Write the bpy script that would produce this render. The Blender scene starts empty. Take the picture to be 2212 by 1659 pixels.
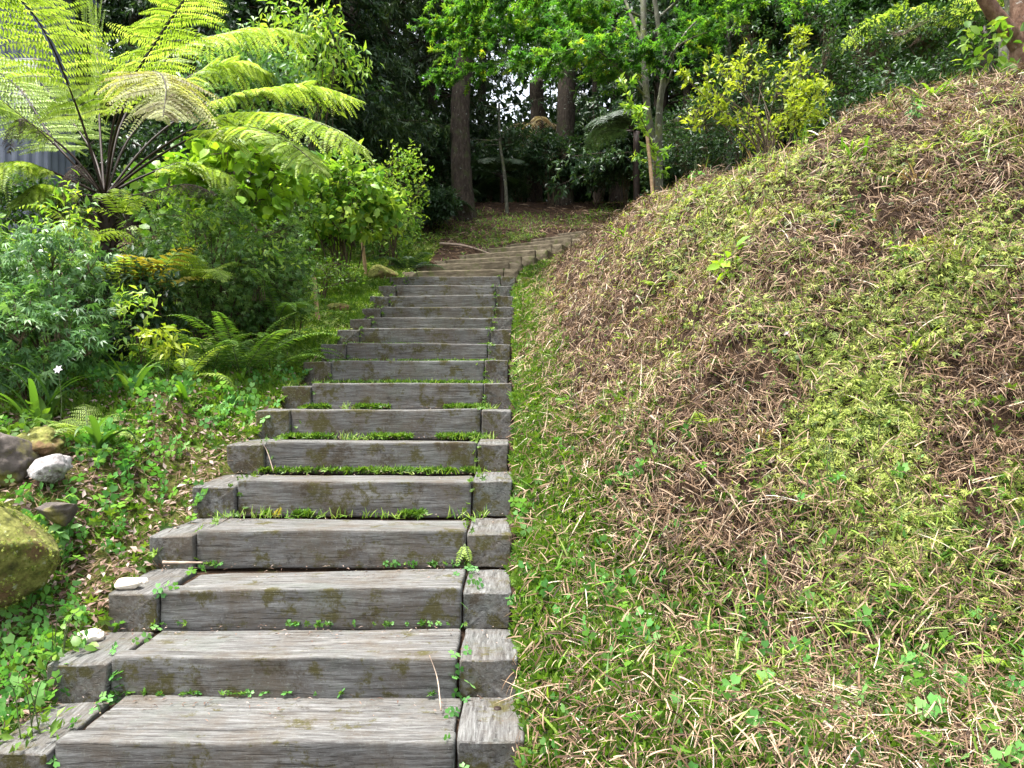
import bpy, math, random
import numpy as np
R = math.radians
rng = np.random.default_rng(7)
random.seed(7)
scene = bpy.context.scene
C = scene.collection

# ------------------------------------------------------------------ camera, sky, sun, exposure
F = 1600.0                       # focal length in units of a 2212 px wide picture
cam_d = bpy.data.cameras.new('camera'); cam = bpy.data.objects.new('camera', cam_d); C.objects.link(cam)
cam_d.sensor_width = 36.0; cam_d.lens = 36.0 * F / 2212.0
cam_d.clip_start = 0.05; cam_d.clip_end = 2000
cam.location = (0, 0, 0); cam.rotation_euler = (R(90), 0, 0)
scene.camera = cam
SUN_EL, SUN_AZ = 72.0, 255.0     # azimuth measured clockwise from +Y
w = bpy.data.worlds.new('World'); scene.world = w; w.use_nodes = True
nt = w.node_tree; nt.nodes.clear()
wo = nt.nodes.new('ShaderNodeOutputWorld'); bg = nt.nodes.new('ShaderNodeBackground'); sk = nt.nodes.new('ShaderNodeTexSky')
sk.sky_type = 'NISHITA'; sk.sun_disc = False; sk.sun_elevation = R(SUN_EL); sk.sun_rotation = R(SUN_AZ)
sk.air_density = 1.0; sk.dust_density = 4.0; sk.ozone_density = 1.0
bg.inputs['Strength'].default_value = 0.135
hs = nt.nodes.new('ShaderNodeHueSaturation'); hs.inputs['Saturation'].default_value = .35
nt.links.new(sk.outputs[0], hs.inputs['Color']); nt.links.new(hs.outputs[0], bg.inputs[0]); nt.links.new(bg.outputs[0], wo.inputs[0])
sd = bpy.data.lights.new('sun', 'SUN'); sd.energy = 2.4; sd.angle = R(8); sd.color = (1.0, 0.97, 0.92)
so = bpy.data.objects.new('sun', sd); C.objects.link(so)
so.rotation_euler = (R(90 - SUN_EL), 0, R(180 - SUN_AZ))
scene.view_settings.view_transform = 'Standard'; scene.view_settings.look = 'None'
scene.view_settings.gamma = 1.0; scene.view_settings.exposure = 2.15
scene.render.engine = 'CYCLES'
cy = scene.cycles
cy.max_bounces = 6; cy.diffuse_bounces = 4; cy.glossy_bounces = 2; cy.transmission_bounces = 4; cy.transparent_max_bounces = 4
cy.caustics_reflective = False; cy.caustics_refractive = False; cy.use_denoising = True

# ------------------------------------------------------------------ noise
def _hash(ix, iy, iz):
    h = (ix.astype(np.int64) * 374761393 + iy.astype(np.int64) * 668265263 + iz.astype(np.int64) * 2147483647) & 0xffffffff
    h = ((h ^ (h >> 13)) * 1274126177) & 0xffffffff
    return ((h ^ (h >> 16)) & 0xffff) / 65535.0
def vnoise(x, y, z=None):
    x = np.asarray(x, float); y = np.asarray(y, float); z = np.zeros_like(x) if z is None else np.asarray(z, float)
    x0 = np.floor(x); y0 = np.floor(y); z0 = np.floor(z)
    fx, fy, fz = x - x0, y - y0, z - z0
    fx = fx * fx * (3 - 2 * fx); fy = fy * fy * (3 - 2 * fy); fz = fz * fz * (3 - 2 * fz)
    r = 0
    for dx in (0, 1):
        for dy in (0, 1):
            for dz in (0, 1):
                r = r + _hash(x0 + dx, y0 + dy, z0 + dz) * (fx if dx else 1 - fx) * (fy if dy else 1 - fy) * (fz if dz else 1 - fz)
    return r
def fbm(x, y, z=None, o=3):
    a, s, t = 0.5, 0.0, 0.0
    for k in range(o):
        s = s + a * vnoise(x * 2 ** k + 17 * k, y * 2 ** k + 5 * k, None if z is None else z * 2 ** k); t += a; a *= 0.5
    return s / t
def sstep(a, b, x):
    t = np.clip((np.asarray(x, float) - a) / (b - a), 0, 1); return t * t * (3 - 2 * t)

# ------------------------------------------------------------------ terrain
SD = np.array([2.46, 2.88, 3.33, 3.80, 4.32, 4.88, 5.50, 6.10, 6.75, 7.45, 8.10, 8.80, 9.50, 10.2, 10.9, 11.7, 12.4, 13.2, 14.0, 14.8, 15.6, 16.4, 17.2, 18.0, 18.8])
SZ = np.array([-1.58, -1.39, -1.23, -1.05, -.852, -.64, -.431, -.21, .006, .235, .448, .66, .852, 1.063, 1.304, 1.56, 1.80, 2.03, 2.29, 2.52, 2.78, 3.055, 3.32, 3.60, 3.9])
SX = np.array([-1.0, -.98, -1.0, -1.0, -1.02, -1.02, -1.03, -1.02, -1.02, -1.02, -1.02, -1.02, -1.0, -1.0, -1.0, -1.02, -.96, -.90, -.80, -.54, -.24, .17, .66, 1.2, 1.85])
SA = np.array([0.0] * 16 + [-3, -5, -9, -15, -19, -23, -27, -31, -33], float)      # yaw of each step, degrees
GY = np.concatenate([[-30, -2, 1.5], SD, [20.5, 22.5, 26, 34, 60, 200]])
GZ = np.concatenate([[-3, -2.0, -1.75], SZ, [4.75, 5.65, 6.3, 7.2, 8.5, 9]])
def zs(Y): return np.interp(Y, GY, GZ)
def xc(Y): return np.interp(Y, SD, SX)
FOOT = np.array([(40, 2.5), (6, 3.1), (3, 3.4), (1.4, 3.65), (.6, 4.0), (.22, 4.7), (.12, 6.0), (.12, 8), (.15, 10), (.26, 12), (.62, 14), (1.25, 15.6), (2.4, 17.2), (5, 18.4), (40, 19.5)])
def bank_u(X, Y):
    X = np.asarray(X, float); Y = np.asarray(Y, float)
    d = np.full(X.shape, 1e9); ins = np.zeros(X.shape, bool)
    n = len(FOOT)
    for i in range(n - 1):
        a, b = FOOT[i], FOOT[i + 1]; ab = b - a
        t = np.clip(((X - a[0]) * ab[0] + (Y - a[1]) * ab[1]) / (ab @ ab), 0, 1)
        d = np.minimum(d, np.hypot(X - a[0] - t * ab[0], Y - a[1] - t * ab[1]))
    for i in range(n):
        a, b = FOOT[i], FOOT[(i + 1) % n]
        c = ((a[1] > Y) != (b[1] > Y))
        with np.errstate(divide='ignore', invalid='ignore'):
            ins ^= c & (X < (b[0] - a[0]) * (Y - a[1]) / (b[1] - a[1] + 1e-12) + a[0])
    return np.where(ins, d, -d)
def stair_w(X, Y): return (np.abs(X - xc(Y)) < 1.12) & (Y > 2.2) & (Y < 19.3)
def hgt(X, Y, fine=True):
    X = np.asarray(X, float); Y = np.asarray(Y, float)
    base = zs(Y) - 0.13
    right = -1.42 + 0.14 * (Y - 2.9)
    k = sstep(0.15, 0.9, X) * (1 - sstep(5.2, 7.5, Y))
    base = base * (1 - k) + np.minimum(right, base + .1) * k
    base = base - 0.08 * sstep(-2.2, -2.8, X) * (1 - sstep(3.9, 4.3, Y)) + .30 * sstep(-2.25, -2.8, X) * sstep(4.0, 4.5, Y) * (1 - sstep(6, 8, Y))
    base = base + .06 * sstep(0, .12, X) * (1 - sstep(.4, 1, X)) * (Y < 12) + 0.10 * (fbm(X * .8 + 3, Y * .8) - .5) * sstep(1.1, 2.0, np.abs(X + 1))
    u = bank_u(X, Y)
    wd = np.interp(Y, [4, 6, 8, 12, 18], [3.5, 3.0, 2.45, 1.85, 1.55])
    s = np.clip(u / wd, 0, 1)
    f = 0.62 * np.sin(np.pi / 2 * s) + 0.38 * s * s * (3 - 2 * s)
    top = np.maximum(2.22 + 0.085 * (Y - 7) - .10 * np.exp(-((X - 2.5) / .7) ** 2) + .10 * sstep(2.8, 4, X) + .13 * np.clip(X - 2.6, 0, 4), zs(Y) + .15) + .12 * np.clip(u - wd, 0, 3)
    h = base + np.maximum(top - base, 0) * f
    inb = sstep(0.05, .6, u)
    if fine:
        h = h + inb * (0.60 * (fbm(X * 1.15 + 4, Y * 1.15 + h * .8, None, 4) - .5) + .25 * np.abs(fbm(X * 2.6, Y * 2.6 + h * 2.2) - .5) + .20 * (fbm(X * 5, Y * 5 + h * 5) - .5) + .11 * (fbm(X * 10, Y * 10 + h * 9, None, 2) - .5))
        h = h + (1 - inb) * .04 * (fbm(X * 5 + 9, Y * 5) - .5)
    for hx, hy, hr, hd in ((.72, 8.5, .17, .34), (2.62, 6.55, .26, .30), (3.9, 5.4, .2, .2), (1.5, 6.4, .2, .16), (2.2, 5.6, .22, .16)):
        h = h - hd * np.exp(-(((X - hx) ** 2 + (Y - hy) ** 2) / hr ** 2) ** 2)
    inst = np.abs(X - xc(Y)) < 1.05
    idx = np.clip(np.searchsorted(SD, Y - 0.05) - 1, 0, len(SD) - 1)
    st = SZ[idx] - .045
    st = np.where(Y > 12.8, np.minimum(st, zs(Y) - .24), st)
    m = inst & (Y > 2.3) & (Y < 19.3)
    return np.where(m, st, h)
def hnorm(X, Y, e=.05):
    gx = (hgt(X + e, Y) - hgt(X - e, Y)) / (2 * e); gy = (hgt(X, Y + e) - hgt(X, Y - e)) / (2 * e)
    n = np.stack([-gx, -gy, np.ones_like(gx)], -1); return n / np.linalg.norm(n, axis=-1, keepdims=True)
def P(px, py, D): return np.array([(px - 1106) / F * D, D, (829.5 - py) / F * D])
def G(px, D, dz=0.0):
    x = (px - 1106) / F * D; return np.array([x, D, float(hgt(np.array([x]), np.array([D]))[0]) + dz])

# ------------------------------------------------------------------ mesh building
def unit(v): return v / np.maximum(np.linalg.norm(v, axis=-1, keepdims=True), 1e-9)
class MB:
    def __init__(s): s.v = []; s.q = []; s.t = []; s.tint = []; s.n = 0
    def add(s, v, q=None, t=None, tint=0.5):
        v = np.asarray(v, float).reshape(-1, 3)
        if q is not None and len(q): s.q.append(np.asarray(q).reshape(-1, 4) + s.n)
        if t is not None and len(t): s.t.append(np.asarray(t).reshape(-1, 3) + s.n)
        s.v.append(v); s.tint.append(np.broadcast_to(np.asarray(tint, float), (len(v),))); s.n += len(v)
    def build(s, name, mat, parent=None, smooth=True, loc=None):
        me = bpy.data.meshes.new(name)
        v = np.concatenate(s.v) if s.v else np.zeros((0, 3))
        off = np.array(parent_loc(parent)) if parent is not None else (np.array(loc) if loc is not None else np.zeros(3))
        v = v - off
        q = np.concatenate(s.q) if s.q else np.zeros((0, 4), int); t = np.concatenate(s.t) if s.t else np.zeros((0, 3), int)
        me.vertices.add(len(v)); me.vertices.foreach_set('co', v.astype(np.float32).ravel())
        me.loops.add(q.size + t.size); me.loops.foreach_set('vertex_index', np.concatenate([q.ravel(), t.ravel()]).astype(np.int32))
        me.polygons.add(len(q) + len(t))
        st = np.concatenate([np.arange(len(q)) * 4, q.size + np.arange(len(t)) * 3]).astype(np.int32)
        me.polygons.foreach_set('loop_start', st)
        me.polygons.foreach_set('use_smooth', np.full(len(q) + len(t), smooth))
        a = me.attributes.new('tint', 'FLOAT', 'POINT'); a.data.foreach_set('value', np.concatenate(s.tint).astype(np.float32))
        me.update(calc_edges=True); me.validate()
        me.materials.append(mat)
        o = bpy.data.objects.new(name, me); C.objects.link(o)
        if parent is not None: o.parent = parent
        elif loc is not None: o.location = loc
        return o
def parent_loc(p):
    l = np.array(p.location, float)
    while p.parent is not None: p = p.parent; l = l + np.array(p.location, float)
    return l
def thing(name, label, cat, loc, group=None):
    o = bpy.data.objects.new(name, None); C.objects.link(o); o.location = tuple(float(a) for a in loc)
    o.empty_display_size = .1; o['label'] = label; o['category'] = cat
    if group: o['group'] = group
    return o
def tag(o, label, cat, group=None, kind=None):
    if label: o['label'] = label
    if cat: o['category'] = cat
    if group: o['group'] = group
    if kind: o['kind'] = kind
    return o

# leaf templates: (verts, quads, tris); x along the leaf (0..1), y across (-.5...5), z normal (in leaf lengths)
def T_(v, q=(), t=()): return (np.array(v, float), np.array(q, int).reshape(-1, 4), np.array(t, int).reshape(-1, 3))
DIAMOND = T_([(0, 0, 0), (.42, -.5, .03), (1, 0, -.1), (.42, .5, .03)], [(0, 1, 2, 3)])
FOLD = T_([(0, 0, 0), (.42, -.5, .10), (1, 0, -.14), (.42, .5, .10), (.45, 0, 0)], [(0, 1, 2, 4), (0, 4, 2, 3)])
OVAL = T_([(0, 0, 0), (.22, -.42, .06), (.22, 0, .01), (.22, .42, .06), (.62, -.45, .03), (.62, 0, -.03), (.62, .45, .03), (1.02, 0, -.16)],
          [(1, 4, 5, 2), (2, 5, 6, 3)], [(0, 1, 2), (0, 2, 3), (4, 7, 5), (5, 7, 6)])
def blade(bend, k=4):
    v = []; q = []; t = []
    for i in range(k):
        a = i / k; wv = .5 * (1 - a) ** .6 * (0.75 + .6 * a); v += [(a, -wv, -bend * a * a), (a, wv, -bend * a * a)]
        if i: q.append((2 * i - 2, 2 * i, 2 * i + 1, 2 * i - 1))
    v.append((1, 0, -bend)); t.append((2 * k - 2, 2 * k, 2 * k - 1)); return T_(v, q, t)
BLADE = blade(.35, 3); BLADE2 = blade(.7, 4); STRAW = blade(.45, 4); STRAP = blade(.55, 6)
def radial(angs, lens, wid, zt=-.1, base=0.0):
    v = []; q = []
    for a, l in zip(angs, lens):
        c, s = math.cos(a), math.sin(a); n = len(v); m = .45
        v += [(base * c, base * s, 0), (l * m * c + wid * s, l * m * s - wid * c, .02), (l * c, l * s, zt * l), (l * m * c - wid * s, l * m * s + wid * c, .02)]
        q.append((n, n + 1, n + 2, n + 3))
    return T_(v, q)
STAR = radial([R(a) for a in (-105, -52, 0, 52, 105)], (.55, .85, 1, .85, .55), .13, -.18)
PALM5 = radial([R(a) for a in (-80, -40, 0, 40, 80)], (.7, .95, 1.05, .95, .7), .12, -.35)
ROSETTE = radial([R(a) for a in (0, 60, 125, 180, 240, 300)], (1, .8, .9, .75, 1, .85), .2, .35)
def clover():
    v = []; q = []
    for a in (0, 120, 240):
        c, s = math.cos(R(a)), math.sin(R(a)); n = len(v)
        for x, y, z in ((.04, 0, 0), (.5, .46, .04), (.98, .34, -.05), (.82, 0, -.08), (.98, -.34, -.05), (.5, -.46, .04)): v.append((x * c - y * s, x * s + y * c, z))
        q += [(n, n + 3, n + 2, n + 1), (n, n + 5, n + 4, n + 3)]
    return T_(v, q)
CLOVER = clover()
def fernlet(n):
    v = []; q = []
    for i in range(n):
        a = .12 + .75 * i / n; l = .30 * math.sin(math.pi * (.25 + .7 * (i + .5) / n)) + .05; wd = .42 / n
        for s in (-1, 1):
            k = len(v); v += [(a, 0, -.25 * a * a), (a + .25 * l, s * l * .5 - 0, -.25 * a * a + .01), (a + .5 * l, s * l, -.25 * a * a - .05), (a + wd, s * l * .45, -.25 * a * a)]
            q.append((k, k + 1, k + 2, k + 3) if s < 0 else (k, k + 3, k + 2, k + 1))
    k = len(v); v += [(.85, -.04, -.18), (1.1, 0, -.3), (.85, .04, -.18), (.8, 0, -.16)]; q.append((k, k + 1, k + 2, k + 3))
    return T_(v, q)
FERN4 = fernlet(4); FERN8 = fernlet(8); SPRIG = radial([R(a) for a in (-62, -18, 25, 140)], (.75, 1.1, .85, .5), .13, -.25)

def leaves(mb, T, pos, d, n, L, W, tint):
    """vectorised: place one copy of the template per row"""
    N = len(pos)
    if N == 0: return
    d = unit(d); s = unit(np.cross(n, d)); n2 = np.cross(d, s)
    v, q, t = T; L = np.broadcast_to(L, (N,)); W = np.broadcast_to(W, (N,))
    Pv = (pos[:, None, :] + (v[None, :, 0] * L[:, None])[..., None] * d[:, None, :] + (v[None, :, 1] * W[:, None])[..., None] * s[:, None, :]
          + (v[None, :, 2] * L[:, None])[..., None] * n2[:, None, :])
    K = len(v); o = (np.arange(N) * K)[:, None, None]
    mb.add(Pv.reshape(-1, 3), (q[None] + o).reshape(-1, 4), (t[None] + o).reshape(-1, 3) if len(t) else None, np.repeat(np.broadcast_to(tint, (N,)), K))
def prisms(mb, p0, p1, r0, r1, tint=.5, sides=4):
    N = len(p0)
    if N == 0: return
    d = unit(p1 - p0); a = np.where(np.abs(d[:, 2:3]) > .9, np.array([[1., 0, 0]]), np.array([[0, 0, 1.]])); u = unit(np.cross(d, a)); v = np.cross(d, u)
    th = np.arange(sides) * 2 * np.pi / sides; c, s = np.cos(th), np.sin(th)
    ring = c[None, :, None] * u[:, None] + s[None, :, None] * v[:, None]
    r0 = np.broadcast_to(r0, (N,))[:, None, None]; r1 = np.broadcast_to(r1, (N,))[:, None, None]
    V = np.concatenate([p0[:, None] + ring * r0, p1[:, None] + ring * r1], 1)
    i = np.arange(sides); j = (i + 1) % sides; q = np.stack([i, j, j + sides, i + sides], 1)
    mb.add(V.reshape(-1, 3), (q[None] + (np.arange(N) * 2 * sides)[:, None, None]).reshape(-1, 4), None, np.repeat(np.broadcast_to(tint, (N,)), 2 * sides))
def smooth_path(pts, n=12):
    p = np.asarray(pts, float)
    if len(p) == 2: return p[0] + np.linspace(0, 1, n)[:, None] * (p[1] - p[0])
    e = np.concatenate([[2 * p[0] - p[1]], p, [2 * p[-1] - p[-2]]]); out = []
    m = max(2, int(math.ceil(n / (len(p) - 1))))
    for i in range(1, len(e) - 2):
        t = np.linspace(0, 1, m, endpoint=False)[:, None]
        out.append(.5 * (2 * e[i] + (e[i + 1] - e[i - 1]) * t + (2 * e[i - 1] - 5 * e[i] + 4 * e[i + 1] - e[i + 2]) * t ** 2 + (3 * e[i] - e[i - 1] - 3 * e[i + 1] + e[i + 2]) * t ** 3))
    return np.concatenate(out + [p[-1:]])
def tube(mb, pts, r, sides=7, tint=.5, rough=0.0, cap=True):
    pts = np.asarray(pts, float); n = len(pts); r = np.broadcast_to(np.asarray(r, float), (n,)) if np.ndim(r) == 0 or len(r) == n else np.interp(np.linspace(0, 1, n), np.linspace(0, 1, len(r)), r)
    tg = unit(np.gradient(pts, axis=0)); u = np.cross(tg[0], [0.13, .9, .35]); u = u / np.linalg.norm(u)
    V = []
    th = np.arange(sides) * 2 * np.pi / sides
    for i in range(n):
        u = u - tg[i] * (u @ tg[i]); u = u / np.linalg.norm(u); v = np.cross(tg[i], u)
        rr = r[i] * (1 + rough * (rng.random(sides) - .5)) if rough else r[i] * np.ones(sides)
        V.append(pts[i] + (np.cos(th) * rr)[:, None] * u + (np.sin(th) * rr)[:, None] * v)
    V = np.concatenate(V); k = np.arange(sides); j = (k + 1) % sides
    q = np.concatenate([np.stack([i * sides + k, i * sides + j, (i + 1) * sides + j, (i + 1) * sides + k], 1) for i in range(n - 1)])
    t = None
    if cap:
        V = np.concatenate([V, pts[:1], pts[-1:]]); a = n * sides
        t = np.concatenate([np.stack([j, k, np.full(sides, a)], 1), np.stack([(n - 1) * sides + k, (n - 1) * sides + j, np.full(sides, a + 1)], 1)])
    mb.add(V, q, t, tint)
def rv(*s): return rng.normal(size=s)
def lerp_path(path, t):
    x = t * (len(path) - 1); i = np.clip(x.astype(int), 0, len(path) - 2); f = (x - i)[:, None]
    return path[i] * (1 - f) + path[i + 1] * f, unit(path[i + 1] - path[i])

def leafy_branch(S, Lf, pts, r0, ntw, twl, lpt, T, L, W, t0=.25, up=.15, droop=.25, flat=.7, jit=.5, tint=(.2, .8), r1=.004, lat=1.0):
    path = smooth_path(pts, 12)
    tube(S, path, np.linspace(r0, r1, len(path)), 5, rng.random(), cap=False)
    t = rng.uniform(t0, 1, ntw); p0, tg = lerp_path(path, t)
    side = unit(np.cross(tg, [0, 0, 1.0]) + 1e-6) * rng.choice([-1, 1], ntw)[:, None]
    d = unit(tg * .7 + side * lat + rv(ntw, 3) * jit + np.array([0, 0, up]))
    ln = twl * rng.uniform(.45, 1, ntw) * (1.15 - .5 * t)
    p1 = p0 + d * ln[:, None]; p1[:, 2] -= droop * ln
    prisms(S, p0, p1, r1 * .9, r1 * .4, .5, 3)
    s = rng.uniform(.15, 1.05, (ntw, lpt)); pos = p0[:, None] + (p1 - p0)[:, None] * s[..., None]
    dd = unit(p1 - p0)[:, None] * .7 + rv(ntw, lpt, 3) * .6 + np.array([0, 0, -droop * .8])
    nn = np.array([0, 0, flat]) + rv(ntw, lpt, 3) * .45
    sz = rng.uniform(.7, 1.2, ntw * lpt); tw = np.repeat(rng.uniform(tint[0], tint[1], ntw), lpt)
    leaves(Lf, T, pos.reshape(-1, 3), dd.reshape(-1, 3), nn.reshape(-1, 3), L * sz, W * sz, np.clip(tw + rng.normal(0, .12, ntw * lpt), 0, 1))

# ------------------------------------------------------------------ materials
def newmat(name):
    m = bpy.data.materials.new(name); m.use_nodes = True; t = m.node_tree; t.nodes.clear()
    return m, t, t.nodes.new, t.links.new
def ramp(new, stops):
    r = new('ShaderNodeValToRGB'); e = r.color_ramp.elements
    while len(e) < len(stops): e.new(.5)
    for k, (p, c) in enumerate(stops): e[k].position = p; e[k].color = (*c, 1)
    return r
def noise(new, link, vec, scale, detail=4, rough=.6, mapping=None):
    n = new('ShaderNodeTexNoise'); n.inputs['Scale'].default_value = scale; n.inputs['Detail'].default_value = detail; n.inputs['Roughness'].default_value = rough
    if mapping is not None:
        mp = new('ShaderNodeMapping'); mp.inputs['Scale'].default_value = mapping; link(vec, mp.inputs[0]); vec = mp.outputs[0]
    link(vec, n.inputs['Vector']); return n
def leafmat(name, cols, trans=.35, rough=.5, tcol=1.3, spec=.35):
    m, t, new, link = newmat(name)
    at = new('ShaderNodeAttribute'); at.attribute_name = 'tint'
    r = ramp(new, [(i / (len(cols) - 1), c) for i, c in enumerate(cols)]); link(at.outputs['Fac'], r.inputs[0])
    p = new('ShaderNodeBsdfPrincipled'); p.inputs['Roughness'].default_value = rough; p.inputs['Specular IOR Level'].default_value = spec
    link(r.outputs[0], p.inputs['Base Color'])
    o = new('ShaderNodeOutputMaterial')
    if trans > 0:
        mul = new('ShaderNodeMixRGB'); mul.blend_type = 'MULTIPLY'; mul.inputs[0].default_value = 1; mul.inputs[2].default_value = (tcol * 1.15, tcol * 1.15, tcol * .5, 1)
        link(r.outputs[0], mul.inputs[1])
        tr = new('ShaderNodeBsdfTranslucent'); link(mul.outputs[0], tr.inputs[0])
        mx = new('ShaderNodeMixShader'); mx.inputs[0].default_value = trans
        link(p.outputs[0], mx.inputs[1]); link(tr.outputs[0], mx.inputs[2]); link(mx.outputs[0], o.inputs[0])
    else: link(p.outputs[0], o.inputs[0])
    return m
def surfmat(name, layers, rough=.85, bump=.3, bscale=30, bdist=.01):
    """layers: first = colour stops over a noise; next = (stops-colour, scale, lo, hi) patches over it"""
    m, t, new, link = newmat(name)
    tc = new('ShaderNodeTexCoord'); vec = tc.outputs['Object']
    c0, sc0, mp0 = layers[0]
    n0 = noise(new, link, vec, sc0, 8, .65, mp0); r0 = ramp(new, c0); link(n0.outputs['Fac'], r0.inputs[0]); col = r0.outputs[0]
    for (c, sc, lo, hi, mp) in layers[1:]:
        n = noise(new, link, vec, sc, 6, .65, mp); rr = ramp(new, [(lo, (0, 0, 0)), (hi, (1, 1, 1))]); link(n.outputs['Fac'], rr.inputs[0])
        mx = new('ShaderNodeMixRGB'); link(rr.outputs[0], mx.inputs[0]); link(col, mx.inputs[1]); mx.inputs[2].default_value = (*c, 1); col = mx.outputs[0]
    p = new('ShaderNodeBsdfPrincipled'); p.inputs['Roughness'].default_value = rough; p.inputs['Specular IOR Level'].default_value = .25
    link(col, p.inputs['Base Color'])
    nb = noise(new, link, vec, bscale, 8, .7, mp0); b = new('ShaderNodeBump'); b.inputs['Strength'].default_value = bump; b.inputs['Distance'].default_value = bdist
    link(nb.outputs['Fac'], b.inputs['Height']); link(b.outputs[0], p.inputs['Normal'])
    o = new('ShaderNodeOutputMaterial'); link(p.outputs[0], o.inputs[0]); return m

M = {}
def woodmat(name, mp, k=1.0, stain=0.0):
    m, t, new, link = newmat(name)
    tc = new('ShaderNodeTexCoord'); oi = new('ShaderNodeObjectInfo'); va = new('ShaderNodeVectorMath'); va.operation = 'MULTIPLY_ADD'
    cb = new('ShaderNodeCombineXYZ'); link(oi.outputs['Random'], cb.inputs[0]); link(oi.outputs['Random'], cb.inputs[1]); link(oi.outputs['Random'], cb.inputs[2])
    va.inputs[1].default_value = (37, 23, 11); link(cb.outputs[0], va.inputs[0]); link(tc.outputs['Object'], va.inputs[2]); vec = va.outputs[0]
    warp = noise(new, link, vec, 3.0, 3, .5)
    mixv = new('ShaderNodeMixRGB'); mixv.blend_type = 'LINEAR_LIGHT'; mixv.inputs[0].default_value = .012; link(vec, mixv.inputs[1]); link(warp.outputs['Color'], mixv.inputs[2]); wv = mixv.outputs[0]
    g1 = noise(new, link, wv, 1.0, 10, .78, mp); r1 = ramp(new, [(p_, tuple(k * a for a in c_)) for p_, c_ in [(.30, (.048, .044, .040)), (.45, (.14, .133, .125)), (.56, (.22, .217, .207)), (.72, (.36, .362, .352))]]); link(g1.outputs['Fac'], r1.inputs[0])
    g2 = noise(new, link, wv, 1.0, 4, .6, (mp[0] * .6, mp[1] * 1.3, mp[2] * 1.3)); r2 = ramp(new, [(.36, (.22, .21, .20)), (.43, (1, 1, 1))]); link(g2.outputs['Fac'], r2.inputs[0])
    g3 = noise(new, link, wv, 1.0, 6, .7, (mp[0] * .45, mp[1] * .33, mp[2] * .33)); r3 = ramp(new, [(.32, (.38, .36, .34)), (.5, (.9, .9, .9)), (.66, (1.45, 1.45, 1.43))]); link(g3.outputs['Fac'], r3.inputs[0])
    m3 = new('ShaderNodeMixRGB'); m3.blend_type = 'MULTIPLY'; m3.inputs[0].default_value = .55; link(r1.outputs[0], m3.inputs[1]); link(r3.outputs[0], m3.inputs[2]); r1 = m3
    mu = new('ShaderNodeMixRGB'); mu.blend_type = 'MULTIPLY'; mu.inputs[0].default_value = .45; link(r1.outputs[0], mu.inputs[1]); link(r2.outputs[0], mu.inputs[2]); col = mu.outputs[0]
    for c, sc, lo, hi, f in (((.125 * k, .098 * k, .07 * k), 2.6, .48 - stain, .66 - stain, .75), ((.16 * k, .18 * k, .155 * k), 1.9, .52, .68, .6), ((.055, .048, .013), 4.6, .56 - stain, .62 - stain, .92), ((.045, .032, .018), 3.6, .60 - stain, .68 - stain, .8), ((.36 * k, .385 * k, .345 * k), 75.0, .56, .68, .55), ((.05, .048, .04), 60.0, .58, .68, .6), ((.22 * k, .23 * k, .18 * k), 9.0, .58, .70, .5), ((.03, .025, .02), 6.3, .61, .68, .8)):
        n = noise(new, link, vec, sc, 9, .78); rr = ramp(new, [(lo, (0, 0, 0)), (hi, (f, f, f))]); link(n.outputs['Fac'], rr.inputs[0])
        mx = new('ShaderNodeMixRGB'); link(rr.outputs[0], mx.inputs[0]); link(col, mx.inputs[1]); mx.inputs[2].default_value = (*c, 1); col = mx.outputs[0]
    p = new('ShaderNodeBsdfPrincipled'); p.inputs['Roughness'].default_value = .85; p.inputs['Specular IOR Level'].default_value = .2; link(col, p.inputs['Base Color'])
    ad = new('ShaderNodeMath'); ad.operation = 'ADD'; link(g1.outputs['Fac'], ad.inputs[0]); link(r2.outputs[0], ad.inputs[1])
    b = new('ShaderNodeBump'); b.inputs['Strength'].default_value = .7; b.inputs['Distance'].default_value = .006; link(ad.outputs[0], b.inputs['Height']); link(b.outputs[0], p.inputs['Normal'])
    o = new('ShaderNodeOutputMaterial'); link(p.outputs[0], o.inputs[0]); return m
M['wood_x'] = woodmat('weathered_timber', (5, 75, 75), .66); M['wood_stain_shade'] = woodmat('stained_shaded_timber', (5, 55, 55), .66, .035); M['wood_stain_shade_end'] = woodmat('stained_shaded_end_grain', (40, 40, 40), .66, .06); M['wood_end'] = woodmat('weathered_timber_end', (75, 5, 75), .60)  # riser and block-end faces: moss stains, plus riser shade put into the colour
M['bark'] = surfmat('rough_bark', [([(.3, (.014, .011, .008)), (.5, (.042, .031, .022)), (.7, (.09, .07, .052))], 6, (3, 3, 1)), ((.22, .24, .20), 9, .62, .68, None), ((.05, .06, .02), 3, .52, .66, None)], .9, .9, 14, .04)
M['wood_earth'] = surfmat('earth_worn_timber', [([(.3, (.05, .04, .025)), (.5, (.13, .105, .07)), (.7, (.22, .185, .13))], 14, (.3, 1, 1)), ((.09, .10, .03), 5, .52, .66, None)], .9, .6, 30)
M['bark_red'] = surfmat('red_brown_bark', [([(.3, (.05, .028, .02)), (.5, (.15, .085, .055)), (.7, (.26, .17, .12))], 7, (2, 2, 1)), ((.4, .4, .36), 7, .64, .7, None)], .9, .8, 22, .02)
M['bark_grey'] = surfmat('grey_smooth_bark', [([(.3, (.035, .033, .022)), (.5, (.085, .085, .06)), (.7, (.17, .165, .13))], 8, (2, 2, 1)), ((.42, .42, .38), 12, .60, .66, None), ((.10, .12, .03), 4, .52, .66, None)], .9, .5, 26, .01)
M['stem'] = surfmat('brown_stem', [([(.3, (.03, .022, .014)), (.7, (.12, .085, .05))], 12, None)], .8, .2)
M['stem_green'] = surfmat('green_stem', [([(.3, (.04, .06, .02)), (.7, (.10, .13, .05))], 12, None)], .7, .1)
M['stipe'] = surfmat('dark_stipe', [([(.3, (.010, .007, .006)), (.7, (.045, .026, .018))], 20, None)], .6, .2)
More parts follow.
